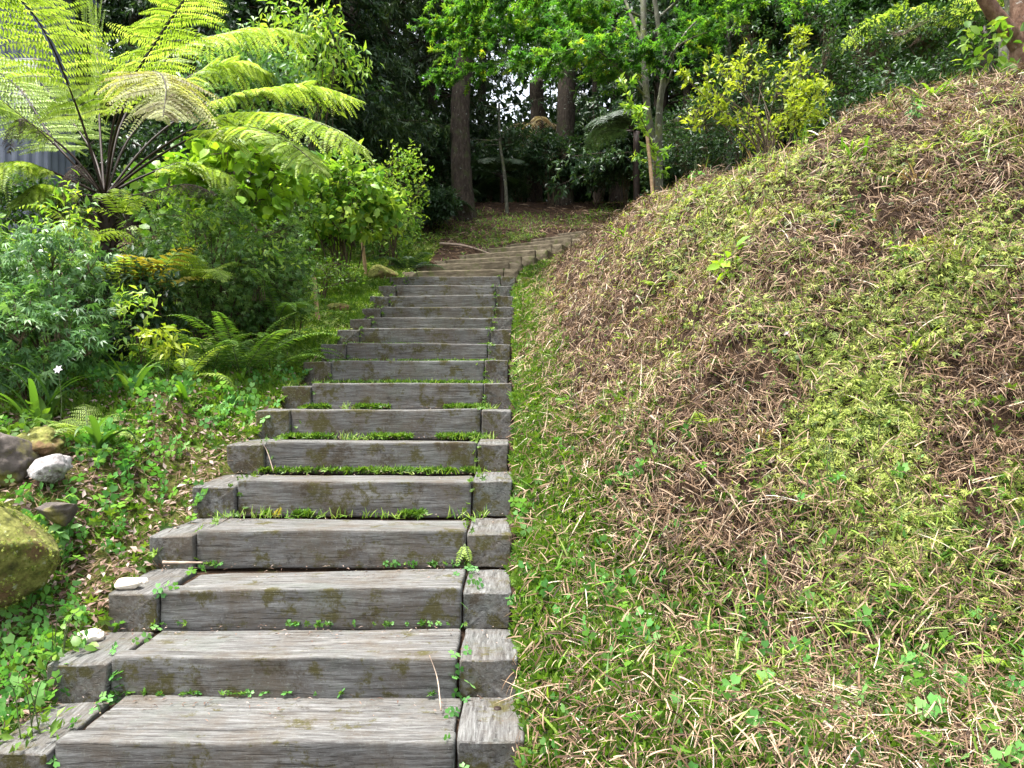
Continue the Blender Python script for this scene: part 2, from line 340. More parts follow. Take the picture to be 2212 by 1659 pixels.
M['bamboo'] = surfmat('bamboo_cane', [([(.3, (.25, .15, .08)), (.7, (.48, .33, .2))], 9, (1, 1, 3))], .6, .2)
M['tanwood'] = surfmat('dry_twig', [([(.3, (.16, .11, .08)), (.7, (.40, .32, .25))], 14, None)], .85, .3)
M['rock_moss'] = surfmat('mossy_rock', [([(.3, (.035, .038, .012)), (.45, (.11, .115, .025)), (.6, (.23, .235, .06)), (.75, (.38, .39, .17))], 16, None), ((.15, .09, .045), 3.2, .50, .62, None), ((.34, .36, .24), 22, .63, .7, None), ((.05, .045, .02), 5, .60, .72, None)], .95, 1.0, 55, .02)
M['rock_dark'] = surfmat('dark_rock', [([(.3, (.04, .032, .028)), (.6, (.13, .11, .095))], 5, None), ((.14, .13, .03), 4, .50, .62, None)], .9, .8, 18, .02)
M['rock_pale'] = surfmat('pale_rock', [([(.3, (.10, .09, .085)), (.5, (.30, .28, .27)), (.7, (.58, .56, .55))], 16, None), ((.09, .08, .065), 9, .52, .60, None)], .8, .8, 20, .02)
M['stone'] = surfmat('cream_stone', [([(.3, (.42, .36, .28)), (.7, (.68, .62, .53))], 8, None)], .8, .3, 30)
M['steel'] = surfmat('blue_grey_cladding', [([(.3, (.075, .085, .12)), (.7, (.13, .145, .19))], 2, None)], .5, .1)
M['whitewall'] = surfmat('white_painted_panel', [([(.3, (.45, .44, .43)), (.7, (.75, .75, .76))], 3, None), ((.32, .13, .07), 4, .55, .65, (1, 1, .4))], .7, .1)
M['petal'] = leafmat('white_petal', [(.7, .6, .75), (.8, .78, .8)], .3)

YG = [(.045, .085, .010), (.105, .165, .014), (.19, .24, .025), (.28, .30, .05)]
M['fern'] = leafmat('tree_fern_leaf', [(.08, .14, .018), (.16, .25, .035), (.26, .36, .07), (.38, .46, .16)], .45, .5, 1.35)
M['fern_pale'] = leafmat('pale_browning_fern', [(.12, .085, .04), (.22, .22, .07), (.33, .36, .13), (.50, .50, .28)], .4, .6)
M['fern_dead'] = leafmat('dead_fern', [(.015, .010, .008), (.05, .03, .022), (.09, .055, .04)], .1, .8)
M['fern_gold'] = leafmat('golden_fern', [(.16, .14, .02), (.26, .22, .03), (.36, .30, .07)], .4, .5)
M['fern_mid'] = leafmat('sword_fern', [(.035, .09, .014), (.09, .19, .028), (.19, .31, .05)], .35, .5)
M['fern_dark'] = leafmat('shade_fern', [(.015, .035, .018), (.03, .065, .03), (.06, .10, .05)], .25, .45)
M['leaf_bright'] = leafmat('bright_broad_leaf', [(.06, .15, .014), (.14, .28, .025), (.27, .42, .04)], .4, .42)
M['leaf_hyd'] = leafmat('soft_broad_leaf', [(.05, .14, .02), (.11, .24, .03), (.21, .35, .05), (.36, .48, .08)], .4, .42)
M['leaf_blue'] = leafmat('blue_green_leaflet', [(.035, .095, .028), (.085, .19, .06), (.19, .32, .12)], .35, .4)
M['leaf_dull'] = leafmat('dull_green_leaflet', [(.035, .09, .022), (.09, .19, .045), (.20, .32, .085)], .35, .45)
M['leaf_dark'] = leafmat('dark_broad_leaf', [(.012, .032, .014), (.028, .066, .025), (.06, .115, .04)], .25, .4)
M['conifer'] = leafmat('conifer_needle', [(.016, .040, .015), (.036, .076, .024), (.08, .13, .035)], .2, .5)
M['maple'] = leafmat('maple_leaf', [(.025, .085, .018), (.05, .15, .02), (.12, .24, .03), (.30, .30, .03)], .5, .45, 1.5)
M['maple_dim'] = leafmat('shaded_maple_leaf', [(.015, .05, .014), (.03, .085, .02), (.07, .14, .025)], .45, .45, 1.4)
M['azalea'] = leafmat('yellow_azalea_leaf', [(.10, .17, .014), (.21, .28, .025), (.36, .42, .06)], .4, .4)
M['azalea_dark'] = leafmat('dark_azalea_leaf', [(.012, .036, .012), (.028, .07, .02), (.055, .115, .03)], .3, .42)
M['grass'] = leafmat('fresh_grass', [(.05, .13, .014), (.13, .25, .025), (.25, .36, .055), (.42, .47, .17)], .4, .5)
M['clover'] = leafmat('clover_leaf', [(.05, .16, .035), (.10, .27, .06), (.20, .38, .11)], .35, .42)
M['weed'] = leafmat('weed_leaf', [(.04, .10, .012), (.09, .18, .02), (.16, .26, .03)], .35, .45)
M['moss'] = leafmat('clubmoss_sprig', [(.04, .08, .012), (.13, .185, .022), (.27, .33, .05), (.43, .47, .13)], .35, .55)
M['straw'] = leafmat('dry_straw', [(.20, .12, .07), (.36, .26, .17), (.52, .43, .31), (.68, .62, .50)], .15, .7)
M['thatch'] = leafmat('brown_thatch', [(.022, .012, .008), (.082, .046, .026), (.175, .106, .058), (.40, .29, .195)], .1, .8)
M['litter'] = leafmat('fallen_leaf', [(.045, .025, .018), (.11, .06, .04), (.20, .13, .095), (.36, .29, .25)], .1, .7)

def groundmat():
    m, t, new, link = newmat('ground_soil')
    tc = new('ShaderNodeTexCoord'); vec = tc.outputs['Object']
    n0 = noise(new, link, vec, 7, 10, .75); r0 = ramp(new, [(.3, (.014, .009, .006)), (.5, (.045, .028, .018)), (.68, (.11, .068, .042))]); link(n0.outputs['Fac'], r0.inputs[0])
    n1 = noise(new, link, vec, 26, 8, .75); r1 = ramp(new, [(.38, (.03, .035, .008)), (.55, (.085, .10, .018)), (.7, (.15, .17, .03))]); link(n1.outputs['Fac'], r1.inputs[0])
    at = new('ShaderNodeAttribute'); at.attribute_name = 'tint'
    n2 = noise(new, link, vec, 2.5, 8, .7); ad = new('ShaderNodeMath'); ad.operation = 'ADD'; link(n2.outputs['Fac'], ad.inputs[0]); link(at.outputs['Fac'], ad.inputs[1])
    rr = ramp(new, [(.85, (0, 0, 0)), (1.0, (1, 1, 1))]); link(ad.outputs[0], rr.inputs[0])
    mx = new('ShaderNodeMixRGB'); link(rr.outputs[0], mx.inputs[0]); link(r0.outputs[0], mx.inputs[1]); link(r1.outputs[0], mx.inputs[2])
    p = new('ShaderNodeBsdfPrincipled'); p.inputs['Roughness'].default_value = .95; p.inputs['Specular IOR Level'].default_value = .1; link(mx.outputs[0], p.inputs['Base Color'])
    nb = noise(new, link, vec, 40, 8, .8); b = new('ShaderNodeBump'); b.inputs['Strength'].default_value = 1; b.inputs['Distance'].default_value = .03; link(nb.outputs['Fac'], b.inputs['Height']); link(b.outputs[0], p.inputs['Normal'])
    o = new('ShaderNodeOutputMaterial'); link(p.outputs[0], o.inputs[0]); return m
M['ground'] = groundmat()

# ------------------------------------------------------------------ ground sheet
def spaced(segs): return np.unique(np.concatenate([np.linspace(a, b, n) for a, b, n in segs]))
gx = spaced([(-400, -30, 8), (-30, -8, 23), (-8, -2.2, 60), (-2.2, .2, 30), (.2, 5.5, 110), (5.5, 14, 60), (14, 40, 15), (40, 400, 8)])
gy = spaced([(-60, 1.2, 14), (1.2, 13, 230), (13, 24, 110), (24, 45, 25), (45, 600, 12)])
XX, YY = np.meshgrid(gx, gy); ZZ = hgt(XX, YY)
ny, nx = XX.shape; ii = np.arange(ny - 1)[:, None] * nx + np.arange(nx - 1)[None]
gq = np.stack([ii, ii + 1, ii + nx + 1, ii + nx], -1).reshape(-1, 4)
green = .22 + .35 * ((XX < -1.9) & (YY < 17)) - .22 * (YY > 17.5) - .08 * (bank_u(XX, YY) > .3)
gm = MB(); gm.add(np.stack([XX, YY, ZZ], -1).reshape(-1, 3), gq, None, green.ravel())
tag(gm.build('ground', M['ground']), None, None, None, 'structure')

# ------------------------------------------------------------------ timber steps
def sleeper(mb, x0, x1, y0, y1, z0, z1, axis='x', worn=.006, seed=0, n=26):
    """worn rectangular sleeper swept along x or y"""
    rr = .010
    def prof(a0, a1, b0, b1):
        pts = []
        for cx, cyy, st in ((a1 - rr, b1 - rr, 0), (a0 + rr, b1 - rr, 90), (a0 + rr, b0 + rr, 180), (a1 - rr, b0 + rr, 270)):
            for k in (0, 45, 90): pts.append((cx + rr * math.cos(R(st + k)), cyy + rr * math.sin(R(st + k))))
        out = []
        for i in range(len(pts)):
            p, q = np.array(pts[i]), np.array(pts[(i + 1) % len(pts)]); out.append(p)
            if np.linalg.norm(q - p) > .03: out += [p + (q - p) * f for f in (.06, .35, .65, .94)]
        return np.array(out)
    A = prof(y0, y1, z0, z1) if axis == 'x' else prof(x0, x1, z0, z1)
    l0, l1 = (x0, x1) if axis == 'x' else (y0, y1)
    ls = np.concatenate([[l0, l0 + .004, l0 + .012], np.linspace(l0 + .04, l1 - .04, n), [l1 - .012, l1 - .004, l1]])
    sc = np.concatenate([[.90, .965, .995], np.ones(n), [.995, .965, .90]])
    ca = A.mean(0); k = len(A); V = []
    ins = np.concatenate([[.009, .004, .0005], np.zeros(n), [.0005, .004, .009]])
    for l, i_ in zip(ls, ins):
        Q = A - np.clip(A - ca, -i_ * 1, i_ * 1)
        V.append(np.stack([np.full(k, l), Q[:, 0], Q[:, 1]], -1) if axis == 'x' else np.stack([Q[:, 0], np.full(k, l), Q[:, 1]], -1))
    V = np.concatenate(V)
    s = seed * 7.3; ax_ = 0 if axis == 'x' else 1; V[:, 2] += np.random.default_rng(seed + 99).normal(0, .007) * (V[:, ax_] - (l0 + l1) / 2); V[:, 2] += .010 * (fbm(V[:, ax_] * 1.1 + s, V[:, ax_] * 0 + s, None, 2) - .5)
    for ax in range(3): V[:, ax] += worn * 2 * (fbm(V[:, 0] * (3 if axis == 'x' else 9) + s + ax * 31, V[:, 1] * (9 if axis == 'x' else 3), V[:, 2] * 9 + s, 3) - .5)
    m = len(ls); i = np.arange(k); j = (i + 1) % k
    q = np.concatenate([np.stack([a * k + i, a * k + j, (a + 1) * k + j, (a + 1) * k + i], 1) for a in range(m - 1)])
    c0 = V[:k].mean(0); c1 = V[-k:].mean(0); V = np.concatenate([V, [c0, c1]])
    t = np.concatenate([np.stack([j, i, np.full(k, m * k)], 1), np.stack([(m - 1) * k + i, (m - 1) * k + j, np.full(k, m * k + 1)], 1)])
    if axis == 'y': q = q[:, ::-1]; t = t[:, ::-1]
    mb.add(V, q, t, .5)
ORD = ['lowest', 'second', 'third', 'fourth', 'fifth', 'sixth', 'seventh', 'eighth', 'ninth', 'tenth', 'eleventh', 'twelfth', 'thirteenth', 'fourteenth', 'fifteenth', 'sixteenth', 'seventeenth', 'eighteenth', 'nineteenth', 'twentieth', 'twenty-first', 'twenty-second', 'twenty-third', 'twenty-fourth']
SLAB = ['a bolt in its right block',
        'a thin dry stalk leaning on its face',
        'white stone lying on its left block',
        'a small fern hanging over its right joint',
        'a tiny yellow fern at its foot',
        'a dry straw leaning on its left joint',
        'leafy weeds along its whole foot',
        'a thick weed strip along its foot',
        'a dead red leaf at its foot',
        'a right end sunk in grass']
for i in range(1, len(SD)):
    k = i - 1
    x0 = SX[i] - .80 + rng.normal(0, .008); x1 = SX[i] + .755 + rng.normal(0, .008)
    z1 = SZ[i]; y = SD[i]; nxt = SD[i + 1] if i + 1 < len(SD) else y + .8
    dp = nxt - y; H = max(.22, (SZ[i] - SZ[i - 1]) + .03)
    if k < len(SLAB): lab = f'grey step with {SLAB[k]}, {ORD[k]} from the bottom'
    elif k < 16: lab = f'weathered timber step with mossy face and grass at its foot, {ORD[k]} from the bottom'
    else: lab = f'small far timber step where the flight bends right, {ORD[k]} from the bottom'
    root = thing('timber_step', lab, 'step', (SX[i], y, z1 - H), 'timber steps climbing the hillside')
    def P_(name, *a, mat='wood_x', face=None, **kw):
        mb = MB(); sleeper(mb, *a, seed=i * 5 + len(name) + int(a[0] * 10), **kw); o = mb.build(name, M[mat if k < 16 else 'wood_earth'], root)
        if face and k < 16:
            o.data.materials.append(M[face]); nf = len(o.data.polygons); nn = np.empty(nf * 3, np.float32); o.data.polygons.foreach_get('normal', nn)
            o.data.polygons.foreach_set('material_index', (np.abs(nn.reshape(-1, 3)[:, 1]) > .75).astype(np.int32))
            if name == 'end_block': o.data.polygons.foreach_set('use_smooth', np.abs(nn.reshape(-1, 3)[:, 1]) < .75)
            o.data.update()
        return o
    P_('front_beam', x0, x1, y, y + .10, z1 - H, z1, face='wood_stain_shade', worn=.008)
    td = .30 if k < 5 else .20
    if k == 0:
        P_('tread_plank', x0 + .05, x1 - .01, y + .114, y + .106 + .18, z1 - .12, z1 - .006); P_('tread_plank', x0 + .05, x1, y + .29, nxt - .01, z1 - .12, z1 - .010)
    else: P_('tread_plank', x0 + .03, x1 - .005, y + .115, min(y + .115 + td, nxt - .01), z1 - .12, z1 - .010 - .006 * rng.random())
    jl, jr = rng.uniform(.015, .04), rng.uniform(-.02, .02)
    dzl, dzr = rng.uniform(-.03, -.01), rng.uniform(-.025, 0.0)
    P_('end_block', x0 - rng.uniform(.26, .30), x0 - .004, y - jl, min(y + dp * .9, y + .5), z1 - H, z1 + dzl, mat='wood_end', face='wood_stain_shade_end', axis='y', n=8, worn=.012)
    rb = P_('end_block', x1 + .007, x1 + rng.uniform(.235, .275), y - jr, min(y + dp * .95, y + .55), z1 - H, z1 + dzr, mat='wood_end', face='wood_stain_shade_end', axis='y', n=8, worn=.012)
    if k == 0:
        hb = MB(); tube(hb, [(x1 + .16, y + .30, z1 + dzr - .03), (x1 + .16, y + .30, z1 + dzr + .004)], [.016, .016], 10, .5); hb.build('bolt', M['stipe'], rb)
    if SA[i]:
        a = R(SA[i]); ca, sa = math.cos(a), math.sin(a)
        for ch in root.children:
            co = np.empty(len(ch.data.vertices) * 3); ch.data.vertices.foreach_get('co', co); co = co.reshape(-1, 3)
            X_, Y_ = co[:, 0].copy(), co[:, 1].copy(); co[:, 0] = X_ * ca - Y_ * sa; co[:, 1] = X_ * sa + Y_ * ca
            ch.data.vertices.foreach_set('co', co.ravel()); ch.data.update()

# ------------------------------------------------------------------ plant builders
def shrub(name, label, cat, base, ctr, rad, nst, ncl, kpc, T, L, W, mat, stem='stem', droop=.2, csp=.10, flat=.6, group=None, shell=.5, tint=(.15, .85), gap=.38, sr=.012, up=.3):
    base = np.array(base, float); ctr = np.array(ctr, float); rad = np.array(rad, float)
    root = thing(name, label, cat, base, group)
    S = MB(); Lf = MB(); nodes = []
    for k in range(nst):
        v = unit(rv(3)); tip = ctr + v * rad * rng.uniform(.5, .9) * np.array([1, 1, .9]); tip[2] = max(tip[2], base[2] + .25)
        b = base + np.array([rng.normal(0, .06), rng.normal(0, .06), -.08]) * max(.6, rad[0])
        mid = b * .45 + tip * .55 + rv(3) * rad * .1 - np.array([(tip[0] - b[0]) * .2, (tip[1] - b[1]) * .2, -.08])
        p = smooth_path([b, mid, tip], 8); tube(S, p, np.linspace(sr, sr * .3, len(p)), 5, rng.random(), cap=False); nodes.append(p[2:])
    nodes = np.concatenate(nodes)
    v = unit(rv(ncl * 2, 3)); r = rng.random(ncl * 2) ** (1 / 3.) * (1 - shell) + shell * rng.uniform(.75, 1.02, ncl * 2)
    lump = 0.50 + .95 * fbm(v[:, 0] * 2.6 + base[0], v[:, 1] * 2.6 + base[1], v[:, 2] * 2.6, 2)
    c = ctr + v * rad * (r * lump)[:, None]
    g = fbm(c[:, 0] * 2.2 / max(rad[0], .4) + 7, c[:, 1] * 2.2 / max(rad[0], .4), c[:, 2] * 2.2 / max(rad[0], .4)); c = c[(g > gap)]; c = c[c[:, 2] > base[2] - .1][:ncl]
    N = len(c); near = np.array([nodes[np.argmin(((nodes - a) ** 2).sum(1))] for a in c])
    prisms(S, near, c, sr * .3, sr * .16, .5, 3)
    out = unit(unit(c - near) + unit((c - ctr) / rad) * .6 + np.array([0, 0, up]))
    pos = c[:, None] + rv(N, kpc, 3) * csp * .45 + out[:, None] * rng.uniform(-.6, .6, (N, kpc, 1)) * csp
    d = out[:, None] * .55 + rv(N, kpc, 3) * .7 + np.array([0, 0, -droop]); n = np.array([0, 0, flat]) + rv(N, kpc, 3) * .4 + out[:, None] * .35
    sz = rng.uniform(.6, 1.2, N * kpc); tw = np.repeat(rng.uniform(tint[0], tint[1], N), kpc)
    leaves(Lf, T, pos.reshape(-1, 3), d.reshape(-1, 3), n.reshape(-1, 3), L * sz, W * sz, np.clip(tw + rng.normal(0, .13, N * kpc), 0, 1))
    Lf.build('foliage', M[mat], root); S.build('stems', M[stem], root)
    return root
def frond_mesh(Lf, S, pts, pl, npn, pnl, pnw, t0=.28, hint=(0, 0, 1), r0=.014, droop=.35, tint=(.35, .75), two=True, npp=20, tip=1.0, shape=1.0):
    path = smooth_path(pts, 30); n = len(path)
    tube(S, path, np.linspace(r0, r0 * .2, n), 5, .5, cap=False)
    t = np.linspace(t0, .99, npn); p, tg = lerp_path(path, t); hint = np.array(hint, float)
    nrm = unit(hint - tg * (tg @ hint)[:, None]); side = np.cross(tg, nrm)
    prof = np.sin(np.pi * np.clip((t - t0) / (1 - t0) * .86 + .14, 0, 1) ** shape) ** .8 + .03
    prisms(Lf, path[:-1], path[1:], r0 * .25, r0 * .2, .5, 3)
    for sg in (-1, 1):
        ln = pl * prof * rng.uniform(.9, 1.06, npn)
        d0 = unit(side * sg + tg * .35 + rv(npn, 3) * .05)
        if not two:
            leaves(Lf, FOLD if pnw > .012 else DIAMOND, p, d0 - np.array([0, 0, droop]) * .5, nrm + rv(npn, 3) * .15, ln, pnw * (.4 + .6 * prof), np.clip(rng.uniform(tint[0], tint[1], npn), 0, 1)); continue
        u = np.linspace(.05, 1, npp)[None, :]
        dr = droop * (1 + .4 * rv(npn))[:, None]
        pos = p[:, None] + d0[:, None] * (ln[:, None] * u)[..., None]; pos[..., 2] -= dr * ln[:, None] * u ** 1.8
        pd = d0[:, None] * np.ones((1, npp, 1)); pd[..., 2] -= 1.8 * dr * u ** .8; pd = unit(pd)
        tj = np.repeat(rng.uniform(tint[0], tint[1], npn), npp)
        q0 = pos[:, 0]; q1 = pos[:, npp // 2]; q2 = pos[:, -1]
        prisms(S, q0, q1, r0 * .18, r0 * .13, .5, 3); prisms(S, q1, q2, r0 * .13, r0 * .06, .5, 3)
        nn = nrm[:, None] * np.ones((1, npp, 1)); ps = np.cross(pd, nn)
        pln = (pnl * (1 - .75 * u ** 2.2) * (.35 + .65 * prof[:, None])).ravel()
        for s2 in (-1, 1):
            dd = ps * s2 + pd * .28 + rv(npn, npp, 3) * .07 + np.array([0, 0, -.22])
            leaves(Lf, FOLD, pos.reshape(-1, 3), dd.reshape(-1, 3), (nn + rv(npn, npp, 3) * .12).reshape(-1, 3), pln * rng.uniform(.9, 1.1, pln.size), pnw * (.5 + .5 * pln / pnl), np.clip(tj + rng.normal(0, .08, tj.size), 0, 1))
def arch(base, az, el, L, bend=1.0, n=7):
    a = R(az); p = np.array(base, float); out = [p.copy()]; e = R(el)
    for k in range(n):
        out.append(out[-1] + L / n * np.array([math.sin(a) * math.cos(e), math.cos(a) * math.cos(e), math.sin(e)])); e -= bend / n * 1.6 * (k + 1) / n * 1.6
    return out
def small_fern(label, base, nf, L, mat, el=55, bend=1.1, two=False, pl=.10, npn=22, pnw=.016, az0=0, spread=360, group=None, tint=(.2, .85), name='fern', npp=9, pnl=.03, droop=.2):
    root = thing(name, label, 'fern', base, group)
    for k in range(nf):
        az = az0 + spread * (k / nf - (.5 if spread < 360 else 0)) + rng.normal(0, 12)
        Lf, S = MB(), MB()
        frond_mesh(Lf, S, arch(np.array(base) + [0, 0, -.03], az, el + rng.normal(0, 10), L * rng.uniform(.75, 1.1), bend * rng.uniform(.8, 1.2)), pl, npn, pnl, pnw, t0=.15, r0=.005, droop=droop, tint=tint, two=two, npp=npp, shape=.7)
        f = Lf.build('frond', M[mat], root); S.build('rachis', M['stem_green'], f)
    return root
def straps(name, label, cat, base, nl, L, W, mat, el=70, bend=1.0, group=None, az0=0, spread=360, tint=(.1, .8)):
    root = thing(name, label, cat, base, group)
    for k in range(nl):
        az = az0 + rng.uniform(-.5, .5) * spread
        p = smooth_path(arch(np.array(base) + np.append(rv(2) * .03, -.05), az, el + rng.normal(0, 9), L * rng.uniform(.65, 1.1), bend * rng.uniform(.4, 1.5)), 14)
        tg = unit(np.gradient(p, axis=0)); s = unit(np.cross(tg, [0, 0, 1.])); up = np.cross(s, tg)
        tt = np.linspace(0, 1, len(p)); wd = W * (.55 + .45 * np.sin(np.pi * np.clip(tt * .9 + .12, 0, 1))) * (1 - tt ** 5) + .001
        V = np.stack([p - s * wd[:, None] / 2 + up * wd[:, None] * .18, p, p + s * wd[:, None] / 2 + up * wd[:, None] * .18], 1).reshape(-1, 3)
        m = len(p); q = [];
        for a in range(m - 1): q += [(3 * a, 3 * a + 3, 3 * a + 4, 3 * a + 1), (3 * a + 1, 3 * a + 4, 3 * a + 5, 3 * a + 2)]
        mb = MB(); mb.add(V, q, None, rng.uniform(*tint)); mb.build('leaf', M[mat], root)
    return root
def rock(name, label, cat, ctr, rad, mat, seed, amp=.35, rot=0, group=None, cuts=9):
    n, m = 72, 44
    th = np.linspace(0, 2 * np.pi, n, endpoint=False); ph = np.linspace(0, np.pi, m)
    TH, PH = np.meshgrid(th, ph); d = np.stack([np.sin(PH) * np.cos(TH), np.sin(PH) * np.sin(TH), np.cos(PH)], -1)
    r = 1 + amp * (fbm(d[..., 0] * 1.3 + seed, d[..., 1] * 1.3, d[..., 2] * 1.3 + seed, 4) - .5) * 2
    r = r + .10 * (np.abs(fbm(d[..., 0] * 3 + seed, d[..., 1] * 3 + 5, d[..., 2] * 3, 3) - .5) * 2 - .25)
    V = d * r[..., None]
    rs = np.random.default_rng(int(seed * 10))
    for _ in range(cuts):
        nn = unit(rs.normal(size=3)); e = np.clip(V @ nn - rs.uniform(.62, .85), 0, None); V = V - (e * .88)[..., None] * nn
    V = V + .03 * (fbm(V[..., 0] * 7 + seed, V[..., 1] * 7, V[..., 2] * 7, 3) - .5)[..., None] * d * 2
    V = V * np.array(rad)
    a = R(rot); V = np.stack([V[..., 0] * math.cos(a) - V[..., 1] * math.sin(a), V[..., 0] * math.sin(a) + V[..., 1] * math.cos(a), V[..., 2]], -1) + np.array(ctr)
    q = []
    for i in range(m - 1):
        k = np.arange(n); q.append(np.stack([i * n + k, (i + 1) * n + k, (i + 1) * n + (k + 1) % n, i * n + (k + 1) % n], 1))
    mb = MB(); mb.add(V.reshape(-1, 3), np.concatenate(q), None, .5)
    o = mb.build(name, M[mat], None, True, (ctr[0], ctr[1], ctr[2] - rad[2])); return tag(o, label, cat, group)

def tree(name, label, base, height, r0, mat, bark, cz, crad, nbr, ntw, lpt, T, L, W, lean=(0, 0), twl=.8, el=20, droop=.3, group=None, wob=.12, flat=.7, tint=(.15, .85), cat='tree', r1=None, sides=10, taper=.45, rough=.15, azr=None, lat=1.0):
    base = np.array(base, float); root = thing(name, label, cat, base, group); S, Lf, B = MB(), MB(), MB()
    k = np.linspace(0, 1, 9); tr = base + np.stack([lean[0] * k + wob * np.sin(k * 5 + base[0]) * k, lean[1] * k + wob * np.cos(k * 4 + base[1]) * k, height * k - .25 * (k == 0)], 1)
    tr = smooth_path(tr, 24); fl = 1 + .5 * np.exp(-np.linspace(0, 1, len(tr)) * 16)
    tube(S, tr, r0 * (1 - (1 - taper) * np.linspace(0, 1, len(tr))) * fl, sides, .5, rough)
    for b in range(nbr):
        z = rng.uniform(cz[0], cz[1]); t = np.array([np.clip(z / height, 0, 1)]); p = lerp_path(tr, t)[0][0]
        az = rng.uniform(0, 2 * np.pi) if azr is None else R(rng.uniform(*azr)); h = (z - cz[0]) / max(cz[1] - cz[0], .1); ln = crad * (1 - .45 * h) * rng.uniform(.65, 1.15); e = R(el + rng.normal(0, 12))
        d = np.array([math.sin(az) * math.cos(e), math.cos(az) * math.cos(e), math.sin(e)])
        pts = [p, p + d * ln * .5 + rv(3) * .08 * ln + [0, 0, .02], p + d * ln + np.array([0, 0, -droop * ln * .5]) + rv(3) * .1 * ln]
        leafy_branch(B, Lf, pts, r0 * .22, ntw, twl, lpt, T, L, W, .2, .1, droop, flat, .5, tint, lat=lat)
    if mat: Lf.build('crown', M[mat], root)
    S.build('trunk', M[bark], root)
    if nbr: B.build('branches', M[bark], root)
    return root

# ------------------------------------------------------------------ ground cover (nobody could count it)
def scat(N, y0, y1, xf=.78, x0=None, x1=None):
    Y = y0 * (y1 / y0) ** rng.random(N); X = (rng.random(N) * 2 - 1) * (xf * Y + .3)
    if x0 is not None: m = (X > x0) & (X < x1); X, Y = X[m], Y[m]
    return X, Y
def ground_pts(X, Y):
    Z = hgt(X, Y); return np.stack([X, Y, Z], -1)
def keep(m, *a): return [q[m] for q in a]
def slope_keep(X, Y, n): return rng.random(len(X)) < np.clip(1 / np.maximum(n[:, 2], .25) / 2.6, 0, 1)
def off_stairs(X, Y): return ~((np.abs(X - xc(Y)) < 1.035) & (Y > 2.3) & (Y < 19.3))
def down(n):
    d = np.stack([n[:, 0], n[:, 1], np.zeros(len(n))], 1); d = d + 1e-4; d = unit(d); return unit(d - n * (d * n).sum(1)[:, None])
def tang(n): return unit(np.cross(n, rv(len(n), 3)))

# clubmoss and little fern sprigs on the bank
def cover(name, N, y0, y1, dens, T, L, W, mat, lift=.012, upw=.5, rnd=.6, dn=0.3, tint=(.1, .9), xlim=None, nz=.6, grow=.35, tn=None, smul=None, right=True):
    xl = xlim or ((-.4, 99) if right else (-99, 99)); Y = y0 * (y1 / y0) ** rng.random(N * 3); X = (rng.random(N * 3) * 2 - 1) * (.80 * Y + .3) if xlim is None else rng.uniform(xlim[0], xlim[1], N * 3)
    X, Y = keep((X > xl[0]) & (X < xl[1]), X, Y); X, Y = X[:N], Y[:N]
    X, Y = keep(off_stairs(X, Y), X, Y)
    pr = dens(X, Y); X, Y = keep(rng.random(len(X)) < pr, X, Y)
    n = hnorm(X, Y); X, Y, n = keep(slope_keep(X, Y, n), X, Y, n)
    p = ground_pts(X, Y) + n * lift * rng.uniform(-.3, 1.6, len(X))[:, None]
    g = (np.maximum(Y, 4) / 4.5) ** grow
    d = tang(n) * rnd * 1.3 + n * upw + np.array([0, 0, .25]) + down(n) * dn
    sz = rng.uniform(.55, 1.3, len(X)) * g
    if smul is not None: sz = sz * smul(X, Y)
    tt = rng.uniform(tint[0], tint[1], len(X)) if tn is None else np.clip(tn(X, Y) + rng.normal(0, .2, len(X)), 0, 1)
    mb = MB(); leaves(mb, T, p, d, n * nz + rv(len(X), 3) * .35 + [0, 0, .3], L * sz, W * sz, tt)
    return tag(mb.build(name, M[mat]), None, None, None, 'stuff')
ub = lambda X, Y: bank_u(X, Y)
def bankmask(X, Y): return sstep(.02, .35, ub(X, Y))
def patch(X, Y, s, a, b, o=0): return sstep(a, b, fbm(X * s + o, Y * s + o * .7, hgt(X, Y, False) * s, 4))
def ridge(X, Y):
    u = ub(X, Y); return sstep(1.1, 1.9, u)
def zone(X, Y):
    z = hgt(X, Y, False); lo = 1 - sstep(.9, 2.2, z); return np.clip(.12 + .75 * lo * sstep(.6, 2.2, X) + .25 * sstep(.3, -.6, z) * sstep(.8, 1.6, X), 0, 1)
PG = lambda X, Y: (.5 * patch(X, Y, 1.0, .41, .57) + .5 * patch(X, Y, 3.2, .45, .56, 50))
cover('clubmoss', 460000, 3.6, 18, lambda X, Y: bankmask(X, Y) * np.clip(1.25 * PG(X, Y) * zone(X, Y) - .06, .025, 1), SPRIG, .028, .028, 'moss', .035, .5, .8, .15, (0, 1), nz=1.0, smul=lambda X, Y: rng.uniform(.6, 1.6, len(X)))
cover('clubmoss_fronds', 110000, 3.6, 12, lambda X, Y: bankmask(X, Y) * np.clip(1.2 * PG(X, Y) * zone(X, Y) - .22, 0, 1), FERN4, .06, .075, 'moss', .045, .6, .8, .3, (.1, 1), nz=.8, smul=lambda X, Y: rng.uniform(.5, 1.6, len(X)))
cover('brown_thatch', 720000, 1.9, 18, lambda X, Y: bankmask(X, Y) * (.30 + .70 * (1 - PG(X, Y) * zone(X, Y))) * (.35 + .65 * patch(X, Y, 4.5, .36, .50, 71)) + (1 - bankmask(X, Y)) * (X > .06) * .30, STRAW, .055, .005, 'thatch', .06, .45, .9, .6, (0, 1), nz=.4, grow=.3, smul=lambda X, Y: rng.uniform(.5, 1.8, len(X)))
